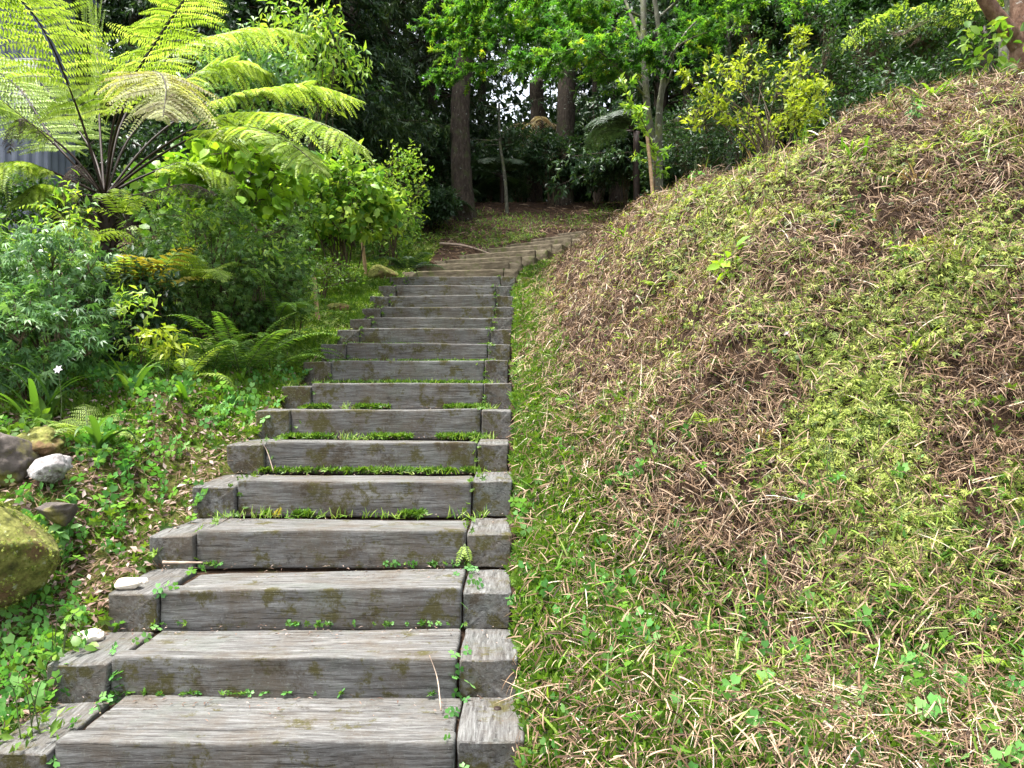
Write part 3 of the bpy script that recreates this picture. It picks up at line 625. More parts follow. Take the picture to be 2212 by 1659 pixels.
cover('dry_straw', 60000, 2.0, 18, lambda X, Y: np.where(X > .1, .12 + .50 * (1 - bankmask(X, Y)) * (.2 + .8 * patch(X, Y, 1.6, .42, .58, 77)) + (.45 * patch(X, Y, 1.3, .46, .58, 5) + .5 * ridge(X, Y) * patch(X, Y, 1.9, .42, .56, 19) + .55 * (1 - sstep(.8, 1.8, X))) * bankmask(X, Y), 0), STRAW, .11, .0045, 'straw', .035, .15, 1.0, .35, (0, .95), nz=.3, grow=.2, smul=lambda X, Y: rng.uniform(.4, 1.8, len(X)))
cover('bank_leaves', 30000, 3.2, 14, lambda X, Y: bankmask(X, Y) * .35 * patch(X, Y, 2, .40, .56, 15), OVAL, .030, .022, 'weed', .03, .5, .8, .2, (0, .8), nz=.9, grow=.2)
cover('ridge_grass', 160000, 4.5, 18.5, lambda X, Y: np.where(X > -.2, (ridge(X, Y) * .45 + .10) * (.05 + .95 * patch(X, Y, 1.8, .46, .58, 3)) * bankmask(X, Y), 0), BLADE2, .09, .009, 'grass', .0, .7, .6, .3, (.2, 1), grow=.3)
cover('stair_edge_grass', 80000, 2.2, 19, lambda X, Y: np.where(X > -.5, (1 - sstep(.05, .55, ub(X, Y))) * np.where(Y < 5.2, .45 * (1 - sstep(.4, 2.8, X)) + .12, 1) * (.3 + .7 * patch(X, Y, 1.5, .35, .55, 8)), 0), BLADE, .065, .011, 'grass', .0, .7, .7, .1, (.1, .9), xlim=(-.1, 2.4), grow=.2)
cover('stair_edge_weeds', 56000, 2.4, 15, lambda X, Y: (1 - sstep(.05, .5, ub(X, Y))) * (.2 + .8 * patch(X, Y, 1.8, .40, .54, 88)) * (1 - .6 * sstep(.3, 1, X)), ROSETTE, .042, .045, 'weed', .03, .6, .35, .1, (.1, 1), xlim=(-.05, 1.2), nz=1.2, grow=.2)
cover('slope_grass', 150000, 6.0, 20, lambda X, Y: (.3 + .7 * patch(X, Y, .9, .34, .52, 2)) * (1 - .85 * sstep(15, 18.5, Y)), BLADE, .055, .012, 'grass', .0, .6, .8, .1, (.35, 1), xlim=(-5, -1.7), grow=.45)
cover('slope_weeds', 60000, 5.5, 18, lambda X, Y: (.2 + .8 * patch(X, Y, 1.1, .40, .54, 61)) * (1 - .85 * sstep(14, 17, Y)), ROSETTE, .045, .05, 'weed', .02, .6, .4, .1, (.2, 1), xlim=(-5, -1.7), nz=1.2, grow=.3)
cover('path_needles', 90000, 15, 27, lambda X, Y: np.where(ub(X, Y) < .4, 1, 0) * (.3 + .7 * patch(X, Y, .6, .4, .6, 4)), STRAW, .16, .018, 'thatch', .01, .1, 1, .1, (.1, 1), grow=.2, right=False)
cover('path_grass', 120000, 16, 26, lambda X, Y: np.where(ub(X, Y) < .4, 1, 0) * np.clip(patch(X, Y, .6, .50, .64, 14) + .7 * sstep(-1.2, -3, X), 0, 1), BLADE, .09, .014, 'grass', .0, .8, .6, .1, (0, .5), grow=.2, right=False)
cover('bank_clover', 13000, 2.9, 7.5, lambda X, Y: (.06 + .94 * patch(X, Y, 1.9, .44, .56, 6)), CLOVER, .044, .044, 'clover', .07, .5, .25, .1, (0, 1), xlim=(-4.8, -1.75), nz=1.5, grow=.1)
cover('long_straw', 2600, 2.2, 6, lambda X, Y: (1 - sstep(.3, 1.5, ub(X, Y))) * (.3 + .7 * patch(X, Y, 1.6, .42, .58, 77)), STRAW, .26, .006, 'straw', .04, .2, 1, .2, (.3, 1), xlim=(.15, 4.4), nz=.3, grow=0)
cover('foreground_clover', 9000, 2.2, 5.4, lambda X, Y: (1 - sstep(.1, 1.0, ub(X, Y))) * (.25 + .75 * patch(X, Y, 2.2, .45, .58, 9)), CLOVER, .044, .044, 'clover', .06, .5, .25, .1, (.1, 1), xlim=(.05, 4), nz=1.5, grow=0)
cover('bank_weeds', 22000, 2.6, 9, lambda X, Y: (.15 + .85 * patch(X, Y, 1.3, .46, .6, 21)), ROSETTE, .040, .045, 'weed', .03, .6, .35, .1, (0, 1), xlim=(-5.5, -1.7), nz=1.2, grow=.1)
cover('foreground_weeds', 60000, 1.9, 6.0, lambda X, Y: (1 - sstep(.2, 1.2, ub(X, Y))) * (.85 * (1 - sstep(.1, 1.1, X)) + .25 + .60 * patch(X, Y, 1.5, .43, .56, 31)), ROSETTE, .036, .042, 'weed', .03, .6, .35, .1, (0, .95), xlim=(.02, 4.2), nz=1.2, grow=.1)
cover('foreground_grass', 12000, 1.9, 5.4, lambda X, Y: (1 - sstep(.1, .9, ub(X, Y))) * (.12 + .88 * patch(X, Y, 1.1, .46, .58, 17)), BLADE2, .14, .013, 'grass', .0, 1.1, .4, .0, (.05, .8), xlim=(.15, 4.2), grow=0)
cover('bank_litter', 26000, 2.4, 8, lambda X, Y: .8 + 0 * X, FOLD, .05, .022, 'litter', .03, .2, 1.0, .1, (0, 1), xlim=(-5, -1.65), grow=.1)
cover('leaf_litter', 60000, 2.2, 24, lambda X, Y: np.where((X < -1.6) & (Y < 7), .6, np.where(X > .1, .22, .25)), FOLD, .045, .020, 'litter', .02, .15, 1.0, .1, (0, 1), grow=.15, right=False)
cover('bank_straw', 60000, 2.4, 8, lambda X, Y: np.where(X < -1.8, .7, 0), STRAW, .10, .005, 'thatch', .012, .15, 1, .2, (0.2, 1), nz=.3, grow=.1, xlim=(-5, -1.6))
cover('bank_fernlets', 12000, 3.6, 9, lambda X, Y: bankmask(X, Y) * .4 * patch(X, Y, 1.2, .46, .6, 40), FERN8, .10, .10, 'moss', .02, .5, .6, .4, (.3, 1), grow=.1)
# weeds rooted at the foot of the risers and in the joints
def step_weeds():
    mb, mc, mg = MB(), MB(), MB()
    for i in range(1, len(SD) - 1):
        x0, x1, z, yb = SX[i] - .85, SX[i] + .78, SZ[i], SD[i + 1]
        n = 30 if i <= 3 else (150 if i <= 5 else 320)
        X = rng.uniform(x0, x1, n * 3); X = X[fbm(X * 2.2 + i * 9, X * 0 + i, None, 3) > (.48 if i <= 4 else .34)][:n]
        wdt = .02 if i <= 3 else .05 if i <= 5 else .10
        Y = yb - .008 - rng.random(len(X)) * wdt; p = np.stack([X, Y, np.full(len(X), z - .015)], 1)
        for rep in range(2):
            k = len(p); d = rv(k, 3) * .7 + np.array([0, -.5, .9]); sz = rng.uniform(.4, 1.35, k) * (.75 if i < 4 else 1.1)
            leaves(mc if (i <= 3 and rep == 0) else mb, CLOVER if (i <= 3 and rep == 0) else ROSETTE, p + np.array([0, 0, .022]), d, np.array([0, -.4, 1]) + rv(k, 3) * .4, .028 * sz, .028 * sz if i <= 3 else .04 * sz, rng.uniform(0, .9, k))
        if i >= 4:
            k = n; X = rng.uniform(x0 - .1, x1 + .1, k); X = X[fbm(X * 1.5 + i * 5, X * 0 + i, None, 3) > .45]; k = len(X)
            p = np.stack([X, yb - .01 - rng.random(k) * (wdt + .03), np.full(k, z - .02)], 1)
            leaves(mg, BLADE, p, rv(k, 3) * .5 + np.array([0, -.35, 1]), np.array([0, -1, .4]) + rv(k, 3) * .5, rng.uniform(.04, .085, k), .009, rng.uniform(0, .8, k))
        for xj in (SX[i] - .80, SX[i] + .765):               # joints between beam and blocks
            k = int(rng.integers(3, 10)) + (8 if i > 4 else 2); yy = SD[i] + rng.uniform(-.05, min(.5, SD[i + 1] - SD[i]), k); front = rng.random(k) < .4
            p = np.stack([xj + rng.normal(0, .03, k), np.where(front, SD[i] - .012, yy), np.where(front, z - rng.uniform(0.02, .22, k), z + .005)], 1)
            leaves(mb if i > 3 else mc, ROSETTE if i > 3 else CLOVER, p, rv(k, 3) * .6 + np.array([0, -.6, .5]), np.array([0, -.7, .8]) + rv(k, 3) * .3, rng.uniform(.02, .035, k), rng.uniform(.02, .035, k), rng.uniform(0, .9, k))
    tag(mb.build('step_weeds', M['weed']), None, None, None, 'stuff'); tag(mc.build('step_clover', M['clover']), None, None, None, 'stuff'); tag(mg.build('step_grass', M['grass']), None, None, None, 'stuff')
step_weeds()
def tread_litter():
    mb = MB(); k = 700; i = rng.integers(1, 9, k); f = rng.random(k) ** .35; X = SX[i] + rng.uniform(-1.05, 1.0, k); Y = SD[i] + .03 + f * (SD[i + 1] - SD[i] - .06); Z = SZ[i] + .004
    leaves(mb, FOLD, np.stack([X, Y, Z], 1), rv(k, 3) * [1, 1, .1], np.array([0, 0, 1.]) + rv(k, 3) * .15, rng.uniform(.008, .034, k), rng.uniform(.003, .010, k), rng.random(k))
    tag(mb.build('tread_litter', M['litter']), None, None, None, 'stuff')
tread_litter()
def red_leaf():
    mb = MB(); p = np.array([SX[9] - .55, SD[10] - .06, SZ[9] + .02]); leaves(mb, OVAL, p[None], np.array([[1., -.3, .1]]), np.array([[0, -.3, 1.]]), .10, .05, .35)
    tag(mb.build('fallen_leaf', M['litter'], None, True, p), 'dead reddish brown leaf lying among weeds at the foot of a step', 'leaf')
red_leaf()

# ------------------------------------------------------------------ the big tree fern
def tree_fern():
    base = G(232, 8.5); cr = P(226, 425, 8.5)
    root = thing('tree_fern', 'tall tree fern with wide arching yellow-green fronds on dark stalks at the left', 'tree fern', base)
    t = MB(); pts = smooth_path([base - [0, 0, .2], (base + cr) / 2 + [.05, 0, 0], cr], 16); tube(t, pts, np.interp(np.linspace(0, 1, len(pts)), [0, .7, 1], [.11, .085, .10]), 9, .5, .35)
    k = 220; q, _ = lerp_path(pts, rng.random(k)); a = rng.uniform(0, 6.28, k); o = np.stack([np.cos(a), np.sin(a), np.zeros(k)], 1)
    prisms(t, q + o * .07, q + o * rng.uniform(.12, .2, k)[:, None] + [0, 0, .06], .012, .006, .5, 4); t.build('trunk', M['stipe'], root)
    FR = [([(165, 230, 8.2), (85, 50, 7.6), (-40, -80, 6.9)], 'fern', .85, (0, -.5, .8), .30, None),
          ([(252, 240, 8.3), (340, 85, 7.9), (440, -60, 7.4)], 'fern', .80, (0, -.4, .9), .34, None),
          ([(330, 332, 8.3), (470, 256, 8.0), (600, 245, 7.8), (705, 272, 7.6), (797, 326, 7.5)], 'fern', .62, (0, -.2, 1), .38, 'pale'),
          ([(246, 300, 8.1), (288, 185, 7.6), (335, 155, 7.1), (358, 185, 6.7), (352, 255, 6.45)], 'fern_pale', .52, (0, -.2, 1), .40, 'pale'),
          ([(330, 300, 8.9), (450, 222, 9.3), (600, 188, 9.5), (700, 190, 9.6), (787, 220, 9.6)], 'fern', .60, (0, -.2, 1), .40, None),
          ([(320, 352, 8.2), (430, 292, 7.8), (540, 275, 7.5), (630, 312, 7.3), (698, 370, 7.2)], 'fern', .50, (0, -.2, 1), .40, 'pale'),
          ([(270, 250, 9.0), (380, 110, 9.8), (500, 70, 10.2), (600, 62, 10.3), (668, 78, 10.3)], 'fern', .70, (0, -.3, 1), .36, None),
          ([(150, 330, 8.4), (60, 262, 8.2), (-30, 200, 8.0), (-120, 200, 7.8)], 'fern', .70, (0, -.3, 1), .36, None),
          ([(120, 310, 8.8), (40, 190, 9.2), (-60, 120, 9.4)], 'fern', .75, (0, -.3, 1), .30, None),
          ([(215, 260, 9.0), (210, 110, 9.5), (190, 0, 10.0), (150, -60, 10.3)], 'fern', .85, (0, .6, .8), .30, None),
          ([(285, 290, 9.0), (410, 165, 9.6), (520, 135, 9.8), (590, 160, 9.9)], 'fern', .65, (0, -.2, 1), .40, None),
          ([(110, 370, 8.2), (20, 350, 7.9), (-80, 400, 7.6)], 'fern', .6, (0, -.2, 1), .34, None),
          ([(200, 330, 9.0), (130, 230, 9.5), (60, 150, 9.9), (-20, 110, 10.1)], 'fern', .7, (0, -.2, 1), .34, None),
          ([(300, 385, 8.8), (400, 350, 9.1), (480, 370, 9.2), (530, 420, 9.2)], 'fern', .5, (0, -.2, 1), .35, None),
          ([(150, 420, 8.2), (90, 400, 8.0), (40, 440, 7.8)], 'fern', .45, (0, -.2, 1), .3, None)]
    for pts, mat, pl, hint, t0, lab in FR:
        Lf, S = MB(), MB()
        frond_mesh(Lf, S, [cr] + [P(*a) for a in pts], pl, 25, .10, .030, t0, hint, .017, .38 if mat == 'fern' else .5, (.3, .9) if mat == 'fern' else (.2, 1), True, 22)
        f = Lf.build('frond', M[mat], root); S.build('stalk', M['stipe'], f)
        if lab and mat == 'fern_pale': f['label'] = 'pale frond browning towards its tip'
    for pts in ([(150, 345, 8.3), (70, 270, 8.1), (35, 262, 8.0), (20, 330, 7.95)], [(140, 430, 8.2), (110, 500, 8.1), (90, 560, 8.0)], [(300, 420, 8.2), (400, 398, 8.0), (470, 420, 7.9)], [(180, 360, 8.2), (150, 380, 8.0), (120, 470, 7.9)], [(270, 470, 8.2), (300, 560, 8.0), (330, 640, 7.8)]):
        Lf, S = MB(), MB(); frond_mesh(Lf, S, [cr] + [P(*a) for a in pts], .20, 26, .03, .013, .35, (0, -.5, 1), .010, .9, (0, 1), True, 9)
        f = Lf.build('dead_frond', M['fern_dead'], root); S.build('stalk', M['stipe'], f); f['label'] = 'dead brown curled frond'
tree_fern()

# ------------------------------------------------------------------ left bank plants
shrub('nandina_bush', 'bush of drooping blue-green pointed leaflets at the left edge', 'bush', G(110, 6.0), P(85, 640, 6.1), (.60, .5, .56), 12, 250, 7, PALM5, .080, .060, 'leaf_blue', droop=.6, csp=.09, shell=.45, gap=.42, tint=(0, 1))
shrub('nandina_bush', 'lower blue-green bush with drooping leaflets above the strap leaves', 'bush', G(70, 5.7), P(60, 735, 5.6), (.55, .4, .36), 7, 200, 7, PALM5, .075, .075, 'leaf_blue', droop=.6, csp=.08, shell=.6)
shrub('fine_leaved_bush', 'big dull green bush of tiny leaves beside the tree fern trunk', 'bush', G(470, 7.9), P(475, 560, 8.1), (.95, .7, .88), 26, 900, 8, PALM5, .055, .055, 'leaf_dull', droop=.35, csp=.10, shell=.35, gap=.43, tint=(0, 1))
shrub('fine_leaved_bush', 'dull green bush of tiny leaves next to the stair grass', 'bush', G(570, 8.3), P(565, 625, 8.5), (.55, .45, .62), 14, 400, 8, PALM5, .05, .05, 'leaf_dull', droop=.35, csp=.09, shell=.35, gap=.42, tint=(0, 1))
shrub('fine_leaved_bush', 'dull green bush behind the golden fern fronds', 'bush', G(330, 8.0), P(340, 640, 8.2), (.70, .5, .6), 12, 420, 8, PALM5, .055, .055, 'leaf_dull', droop=.35, csp=.10, shell=.5)
shrub('large_leaved_shrub', 'bright shrub of large rounded leaves under the long pale fronds', 'shrub', G(500, 9.4), P(515, 385, 9.6), (.85, .6, .65), 10, 200, 4, OVAL, .17, .13, 'leaf_bright', droop=.35, csp=.16, shell=.6, gap=.34, tint=(.3, 1))
shrub('large_leaved_shrub', 'large-leaved green shrub half hidden behind the dark fern stalks', 'shrub', G(380, 10.2), P(390, 430, 10.2), (.8, .6, .7), 8, 120, 4, OVAL, .16, .12, 'leaf_hyd', droop=.35, csp=.16, shell=.6, gap=.34)
shrub('hydrangea_shrub', 'rounded bright green broad-leaved shrub with bare stems beside the cane stake', 'shrub', G(745, 12.2), P(722, 430, 12.2), (1.10, .8, .68), 18, 520, 6, OVAL, .15, .085, 'leaf_hyd', droop=.25, csp=.15, shell=.65, gap=.33, sr=.014, tint=(.1, 1))
shrub('pale_sapling', 'light green sapling with upright shoots right of the cane stake', 'sapling', G(850, 14.4), P(858, 425, 14.4), (.6, .5, 1.05), 10, 260, 7, FOLD, .10, .045, 'leaf_hyd', droop=-.1, csp=.13, shell=.5, gap=.36, tint=(.3, 1))
shrub('leafy_bush', 'mid green bush behind the hydrangea stems', 'bush', G(820, 15.2), P(830, 500, 15.2), (.75, .6, .6), 8, 230, 6, FOLD, .11, .05, 'leaf_dull', droop=.1, csp=.14)
shrub('leafy_bush', 'low yellow-green bush at the foot of the bright broad-leaved shrub', 'bush', G(690, 11.2), P(680, 590, 11.2), (.75, .5, .22), 9, 200, 6, FOLD, .07, .035, 'weed', droop=.1, csp=.10)
shrub('climber_shrub', 'loose shrub with long hanging light green leaves high behind the fern', 'shrub', G(650, 13.6), P(665, 120, 13.6), (1.0, .7, 1.0), 10, 240, 6, FOLD, .18, .06, 'leaf_hyd', droop=.9, csp=.20, shell=.55, gap=.42, tint=(.2, 1))
shrub('climber_shrub', 'pale green leafy shrub between the upper fern fronds', 'shrub', G(510, 12.2), P(520, 190, 12.2), (1.1, .7, .9), 9, 320, 6, FOLD, .15, .06, 'leaf_blue', droop=.5, csp=.18, shell=.5, gap=.40)
for px, py, D, rx, rz, mat, lab in ((20, 470, 8.6, .8, .6, 'leaf_blue', 'blue-green shrub in front of the metal shed wall'), (150, 640, 7.6, .7, .55, 'leaf_dull', 'dark dull shrub behind the blue-green leaflets'), (560, 480, 10.4, .8, .6, 'leaf_dull', 'dull shrub between the big-leaved shrub and the hydrangea'),
                                 (260, 660, 7.0, .55, .45, 'leaf_dark', 'dark shrub below the golden fern fronds'), (-40, 620, 6.8, .6, .7, 'leaf_dull', 'dull shrub cut by the left edge')):
    shrub('leafy_bush', lab, 'bush', G(px, D), P(px, py, D), (rx, rx * .8, rz), 9, 480, 7, FOLD, .09, .04, mat, droop=.3, csp=.11)
# ferns
small_fern('sword fern with long upright comb-like fronds beside the stair grass', G(520, 7.1), 11, 1.15, 'fern_mid', 48, .9, pl=.12, npn=30, pnw=.020, group='sword ferns')
small_fern('sword fern leaning towards the steps below the dull bush', G(585, 7.5), 9, .9, 'fern_mid', 42, 1.0, pl=.11, npn=26, pnw=.02, group='sword ferns')
small_fern('sword fern in the shade left of the longest sword fern', G(455, 6.9), 10, .85, 'fern_mid', 55, 1.3, pl=.10, npn=26, pnw=.018, group='sword ferns')
small_fern('golden yellow fern with broad pinnae in front of the dull bush', P(330, 640, 7.0), 5, .75, 'fern_gold', 65, 1.3, pl=.20, npn=12, pnw=.035, spread=200, az0=170)
small_fern('bright fern with widely spaced leaflets below the tree fern trunk', P(270, 640, 6.9), 7, .70, 'fern', 55, 1.2, pl=.14, npn=14, pnw=.024)
small_fern('yellow-green fern arching at the far left beneath the dark stalks', G(45, 7.6, .75), 8, 1.1, 'fern', 60, 1.2, pl=.24, npn=18, pnw=.03)
small_fern('low lacy fern by the strap leaves at the left bank', G(190, 5.2), 11, .45, 'fern', 40, 1.0, True, .12, 14, .011, npp=8, pnl=.022)
small_fern('little fern sprouting on the left bank above the mossy boulder', G(210, 4.9), 6, .22, 'fern_mid', 55, .8, pl=.06, npn=12, pnw=.014)
small_fern('fern with dark fronds under the pale sapling', G(880, 14.0), 8, .8, 'fern_dark', 40, 1.1, pl=.17, npn=20, pnw=.03)
small_fern('dull fern between strap leaves and dark shrub', G(330, 6.5), 7, .6, 'fern_mid', 55, 1.1, pl=.10, npn=18, pnw=.02)
small_fern('young hanging frond fern rooted on the tree fern trunk', P(265, 470, 8.25), 5, .8, 'fern', 40, 2.0, pl=.13, npn=18, pnw=.03, spread=150, az0=180)
small_fern('bright sword fern in front of the dull bush by the strap leaves', G(400, 6.6), 9, .7, 'fern', 50, 1.1, pl=.10, npn=22, pnw=.022, group='sword ferns')
small_fern('sword fern reaching out of the dull bush towards the stair grass', P(600, 690, 7.9), 7, .9, 'fern_mid', 35, 1.0, pl=.10, npn=26, pnw=.02, group='sword ferns', az0=120, spread=220)
small_fern('pale fern growing out of the bush below the large-leaved shrub', P(430, 600, 7.4), 6, .6, 'fern', 45, 1.2, True, .20, 14, .02, npp=9, pnl=.05)
small_fern('yellow fern fronds hanging beside the tree fern trunk', P(175, 520, 7.6), 6, .75, 'fern', 35, 1.5, pl=.16, npn=16, pnw=.03, az0=180, spread=240)
for px, py, D, lab in ((560, 545, 7.7, 'thin upright seedling of pale leaves poking out of the dull bush'), (420, 500, 7.6, 'pale leafy shoot rising from the dull bush under the fern stalks'), (150, 470, 6.6, 'pale leafy shoot above the blue-green leaflets'), (300, 700, 6.4, 'light green shoot between the seedling and the blue-green bush'), (640, 640, 8.6, 'bare-stemmed light green shoot at the edge of the stair grass')):
    shrub('leafy_shoot', lab, 'shoot', P(px, py + 95, D), P(px, py, D), (.26, .22, .34), 5, 34, 5, FOLD, .085, .034, 'leaf_hyd', droop=.3, csp=.09, shell=.3, gap=.30, tint=(.3, 1), sr=.005)
# strap leaved clumps
straps('iris_clump', 'clump of broad strap leaves at the far left edge', 'plant', G(90, 5.35), 13, .66, .05, 'fern_mid', 68, 1.1, group='strap-leaved plants')
straps('iris_clump', 'strap-leaved clump with one long leaf bowing to the right', 'plant', G(205, 5.0), 9, .55, .045, 'fern_mid', 58, 1.5, group='strap-leaved plants', az0=80, spread=260, tint=(0, .5))
straps('iris_clump', 'strap-leaved clump at the foot of the dark shrub', 'plant', G(290, 6.0), 8, .55, .045, 'fern_mid', 66, 1.1, group='strap-leaved plants')
straps('iris_clump', 'small strap leaves at the edge of the clover beside the sixth step', 'plant', G(395, 6.0), 6, .42, .04, 'leaf_bright', 55, 1.5, group='strap-leaved plants', tint=(0, .5))
straps('iris_clump', 'single arching strap leaves near the eighth step', 'plant', G(520, 6.9), 4, .4, .04, 'leaf_bright', 50, 1.5, group='strap-leaved plants', tint=(0, .5))
shrub('pale_seedling', 'yellow-green seedling with drooping leaves beside the strap leaves', 'seedling', G(355, 6.2), G(355, 6.2, .42), (.2, .2, .13), 5, 22, 5, FOLD, .10, .035, 'azalea', droop=.7, csp=.06, tint=(.4, 1), sr=.003, stem='stem_green')
shrub('broad_weed', 'broad-leaved weed growing in front of the white rock', 'weed', G(110, 4.2), G(110, 4.2, .17), (.16, .14, .10), 4, 12, 4, OVAL, .085, .055, 'clover', droop=.3, csp=.05, gap=.2, tint=(.3, 1), sr=.003, stem='stem_green')
shrub('broad_weed', 'leafy weed climbing at the left edge over the dark rock', 'weed', G(25, 4.9), G(25, 4.9, .22), (.2, .2, .14), 4, 22, 4, OVAL, .07, .045, 'weed', droop=.2, csp=.05, gap=.2, sr=.003, stem='stem_green')
shrub('broad_weed', 'leafy weed beside the left block of the second step', 'weed', G(125, 3.45), G(125, 3.45, .07), (.14, .12, .06), 4, 14, 4, OVAL, .055, .038, 'weed', droop=.2, csp=.05, gap=.2, tint=(.4, 1), sr=.003, stem='stem_green')
shrub('broad_weed', 'leafy weed spilling on the lowest left block', 'weed', G(60, 2.95), G(45, 2.95, .06), (.15, .12, .05), 4, 14, 5, FOLD, .06, .024, 'weed', droop=.0, csp=.05, gap=.2, tint=(.4, 1), sr=.003, stem='stem_green')
def flower():
    b = G(128, 5.2); top = P(126, 798, 5.2); root = thing('white_flower', 'single small white flower above the strap leaves', 'flower', b)
    s = MB(); tube(s, smooth_path([b, (b + top) / 2 + [.02, 0, 0], top], 8), .003, 4); s.build('stem', M['stem_green'], root)
    l = MB(); k = 6; a = np.arange(k) * 6.283 / k; leaves(l, FOLD, np.tile(top, (k, 1)), np.stack([np.cos(a), np.sin(a) * .5 - .3, np.sin(a)], 1), np.tile([0, -1., .3], (k, 1)), .035, .02, rng.random(k)); l.build('petals', M['petal'], root)
flower()
# rocks
def GR(px, py, D): return P(px, py, D)
rock('boulder', 'large rounded boulder covered in yellow-green moss at the left edge', 'boulder', P(-2, 1195, 3.75), (.27, .30, .26), 'rock_moss', 3.1, .18, 10, None, 5)
def moss_coat(o, n):
    v = np.empty(len(o.data.vertices) * 3); o.data.vertices.foreach_get('co', v); v = v.reshape(-1, 3); nn = np.empty(len(v) * 3); o.data.vertex_normals.foreach_get('vector', nn); nn = nn.reshape(-1, 3)
    i = rng.integers(0, len(v), n); p = v[i] + rv(n, 3) * .008; m = fbm(p[:, 0] * 9, p[:, 1] * 9, p[:, 2] * 9) > .47; p, q = p[m], nn[i][m]; k = len(p)
    mb = MB(); leaves(mb, SPRIG, p + np.array(o.location) + q * .004, q * .5 + rv(k, 3) * .7, q + rv(k, 3) * .4, rng.uniform(.008, .017, k), rng.uniform(.008, .016, k), rng.random(k)); mb.build('moss_coat', M['moss'], o)
moss_coat(bpy.data.objects['boulder'], 5200)
rock('white_rock', 'pale angular rock standing out white on the left bank', 'rock', P(102, 1014, 4.5), (.13, .12, .10), 'rock_pale', 8.4, .5, 20)
rock('dark_rock', 'dark mossy rock at the left edge above the boulder', 'rock', P(18, 995, 4.6), (.17, .2, .2), 'rock_dark', 5.7, .5, 0)
rock('dark_rock', 'dark slab of rock leaning behind the white rock', 'rock', P(92, 960, 4.85), (.20, .16, .11), 'rock_moss', 12.2, .5, -35)
rock('dark_rock', 'small dark rock below the white rock', 'rock', P(128, 1105, 4.2), (.09, .12, .07), 'rock_dark', 15.2, .5, 0)
rock('pebble', 'cream white stone lying on the left block of the third step', 'stone', P(277, 1261, 3.86), (.066, .045, .034), 'stone', 21.3, .3, 10)
rock('pebble', 'flat buff stone in the litter beside the second step', 'stone', G(192, 3.62, .02), (.07, .06, .04), 'stone', 25.3, .35, 0)
rock('pebble', 'buff stone near the mossy boulder and the third step', 'stone', G(300, 3.98, .02), (.05, .05, .035), 'stone', 27.3, .35, 0)
rock('mossy_rock', 'small tan moss-covered rock at the foot of the pale cane stake', 'rock', G(822, 13.2, .02), (.30, .28, .20), 'rock_moss', 31.3, .3, 0)
rock('mossy_rock', 'low moss-covered rock in the grass left of the stairs', 'rock', G(735, 10.6, .0), (.22, .2, .12), 'rock_moss', 33.3, .3, 0)
# cane stakes
def cane(label, a, b, r):
    mb = MB(); pts = smooth_path([a, (a + b) / 2 + rv(3) * .01, b], 14); rr = r * (1 + .12 * (np.arange(len(pts)) % 4 == 0)); tube(mb, pts, rr, 8, .5)
    o = mb.build('cane_stake', M['bamboo'], None, True, a); tag(o, label, 'stake', 'cane stakes')
cane('pale cane stake leaning beside the bright broad-leaved shrub', G(792, 13.3, -.1), P(779, 462, 13.3), .032)
cane('reddish cane stake holding the sapling on top of the right bank', G(1413, 10.4, -.1), P(1398, 292, 10.4), .024)
cane('thin cane stake half hidden in the dull bush', G(690, 10.0, -.1), P(678, 600, 10.0), .03)

# ------------------------------------------------------------------ bank top plants, right side
def sapling(label, base, tip, nl, L, W, mat, bend):
    root = thing('sapling', label, 'sapling', base); S, Lf = MB(), MB()
    p = smooth_path([base - [0, 0, .05], base * .5 + tip * .5 + bend, tip], 14); tube(S, p, np.linspace(.013, .003, len(p)), 5)
    leafy = p[len(p) // 4:]
    for k in range(9):
        t = np.array([rng.uniform(.1, .95)]); q, tg = lerp_path(leafy, t); a = rng.uniform(0, 6.28); e = q[0] + np.array([math.cos(a) * .3, math.sin(a) * .3, .12]) * rng.uniform(.4, 1)
        leafy_branch(S, Lf, [q[0], (q[0] + e) / 2 + [0, 0, .02], e], .004, 4, .12, 6, FOLD, L, W, .1, .3, .1, .6, .5, (.2, 1), .002)
    t = rng.uniform(.2, 1, nl); q, tg = lerp_path(leafy, t); leaves(Lf, FOLD, q, tg * .5 + rv(nl, 3) * .7 + [0, 0, .2], np.array([0, -.2, 1]) + rv(nl, 3) * .4, L * rng.uniform(.7, 1.2, nl), W, rng.uniform(.3, 1, nl))
    Lf.build('foliage', M[mat], root); S.build('stem', M['stem'], root)
sapling('slender light green sapling tied to the reddish cane stake', G(1408, 10.5), P(1335, 165, 10.3), 70, .12, .05, 'leaf_hyd', np.array([.25, 0, 0]))
azl = 'yellow-green azalea shrub spreading over the top of the right bank'
shrub('azalea_shrub', azl, 'shrub', G(1672, 9.0), P(1640, 215, 9.2), (.85, .6, .55), 18, 210, 7, FOLD, .085, .036, 'azalea', droop=-.1, csp=.08, shell=.4, gap=.46, tint=(.2, 1), sr=.012)
def azalea_shoot(label, a, b, n):
    root = thing('azalea_shrub', label, 'shrub', a); S, Lf = MB(), MB()
    leafy_branch(S, Lf, [a, (a + b) / 2 + [.08, 0, -.05], b], .012, n, .28, 9, FOLD, .085, .034, .35, .4, -.1, .6, .4, (.3, 1), .003)
    Lf.build('foliage', M['azalea'], root); S.build('stems', M['stem'], root)
azalea_shoot('tall azalea shoot rising to the upper right above the yellow-green shrub', G(1690, 9.1), P(1730, 70, 9.2), 34)
azalea_shoot('long azalea shoot reaching left towards the slender maple stems', G(1650, 9.0, .3), P(1475, 165, 9.2), 26)
azalea_shoot('low azalea shoot at the right end of the yellow-green shrub', G(1700, 9.0, .1), P(1790, 180, 9.2), 12)
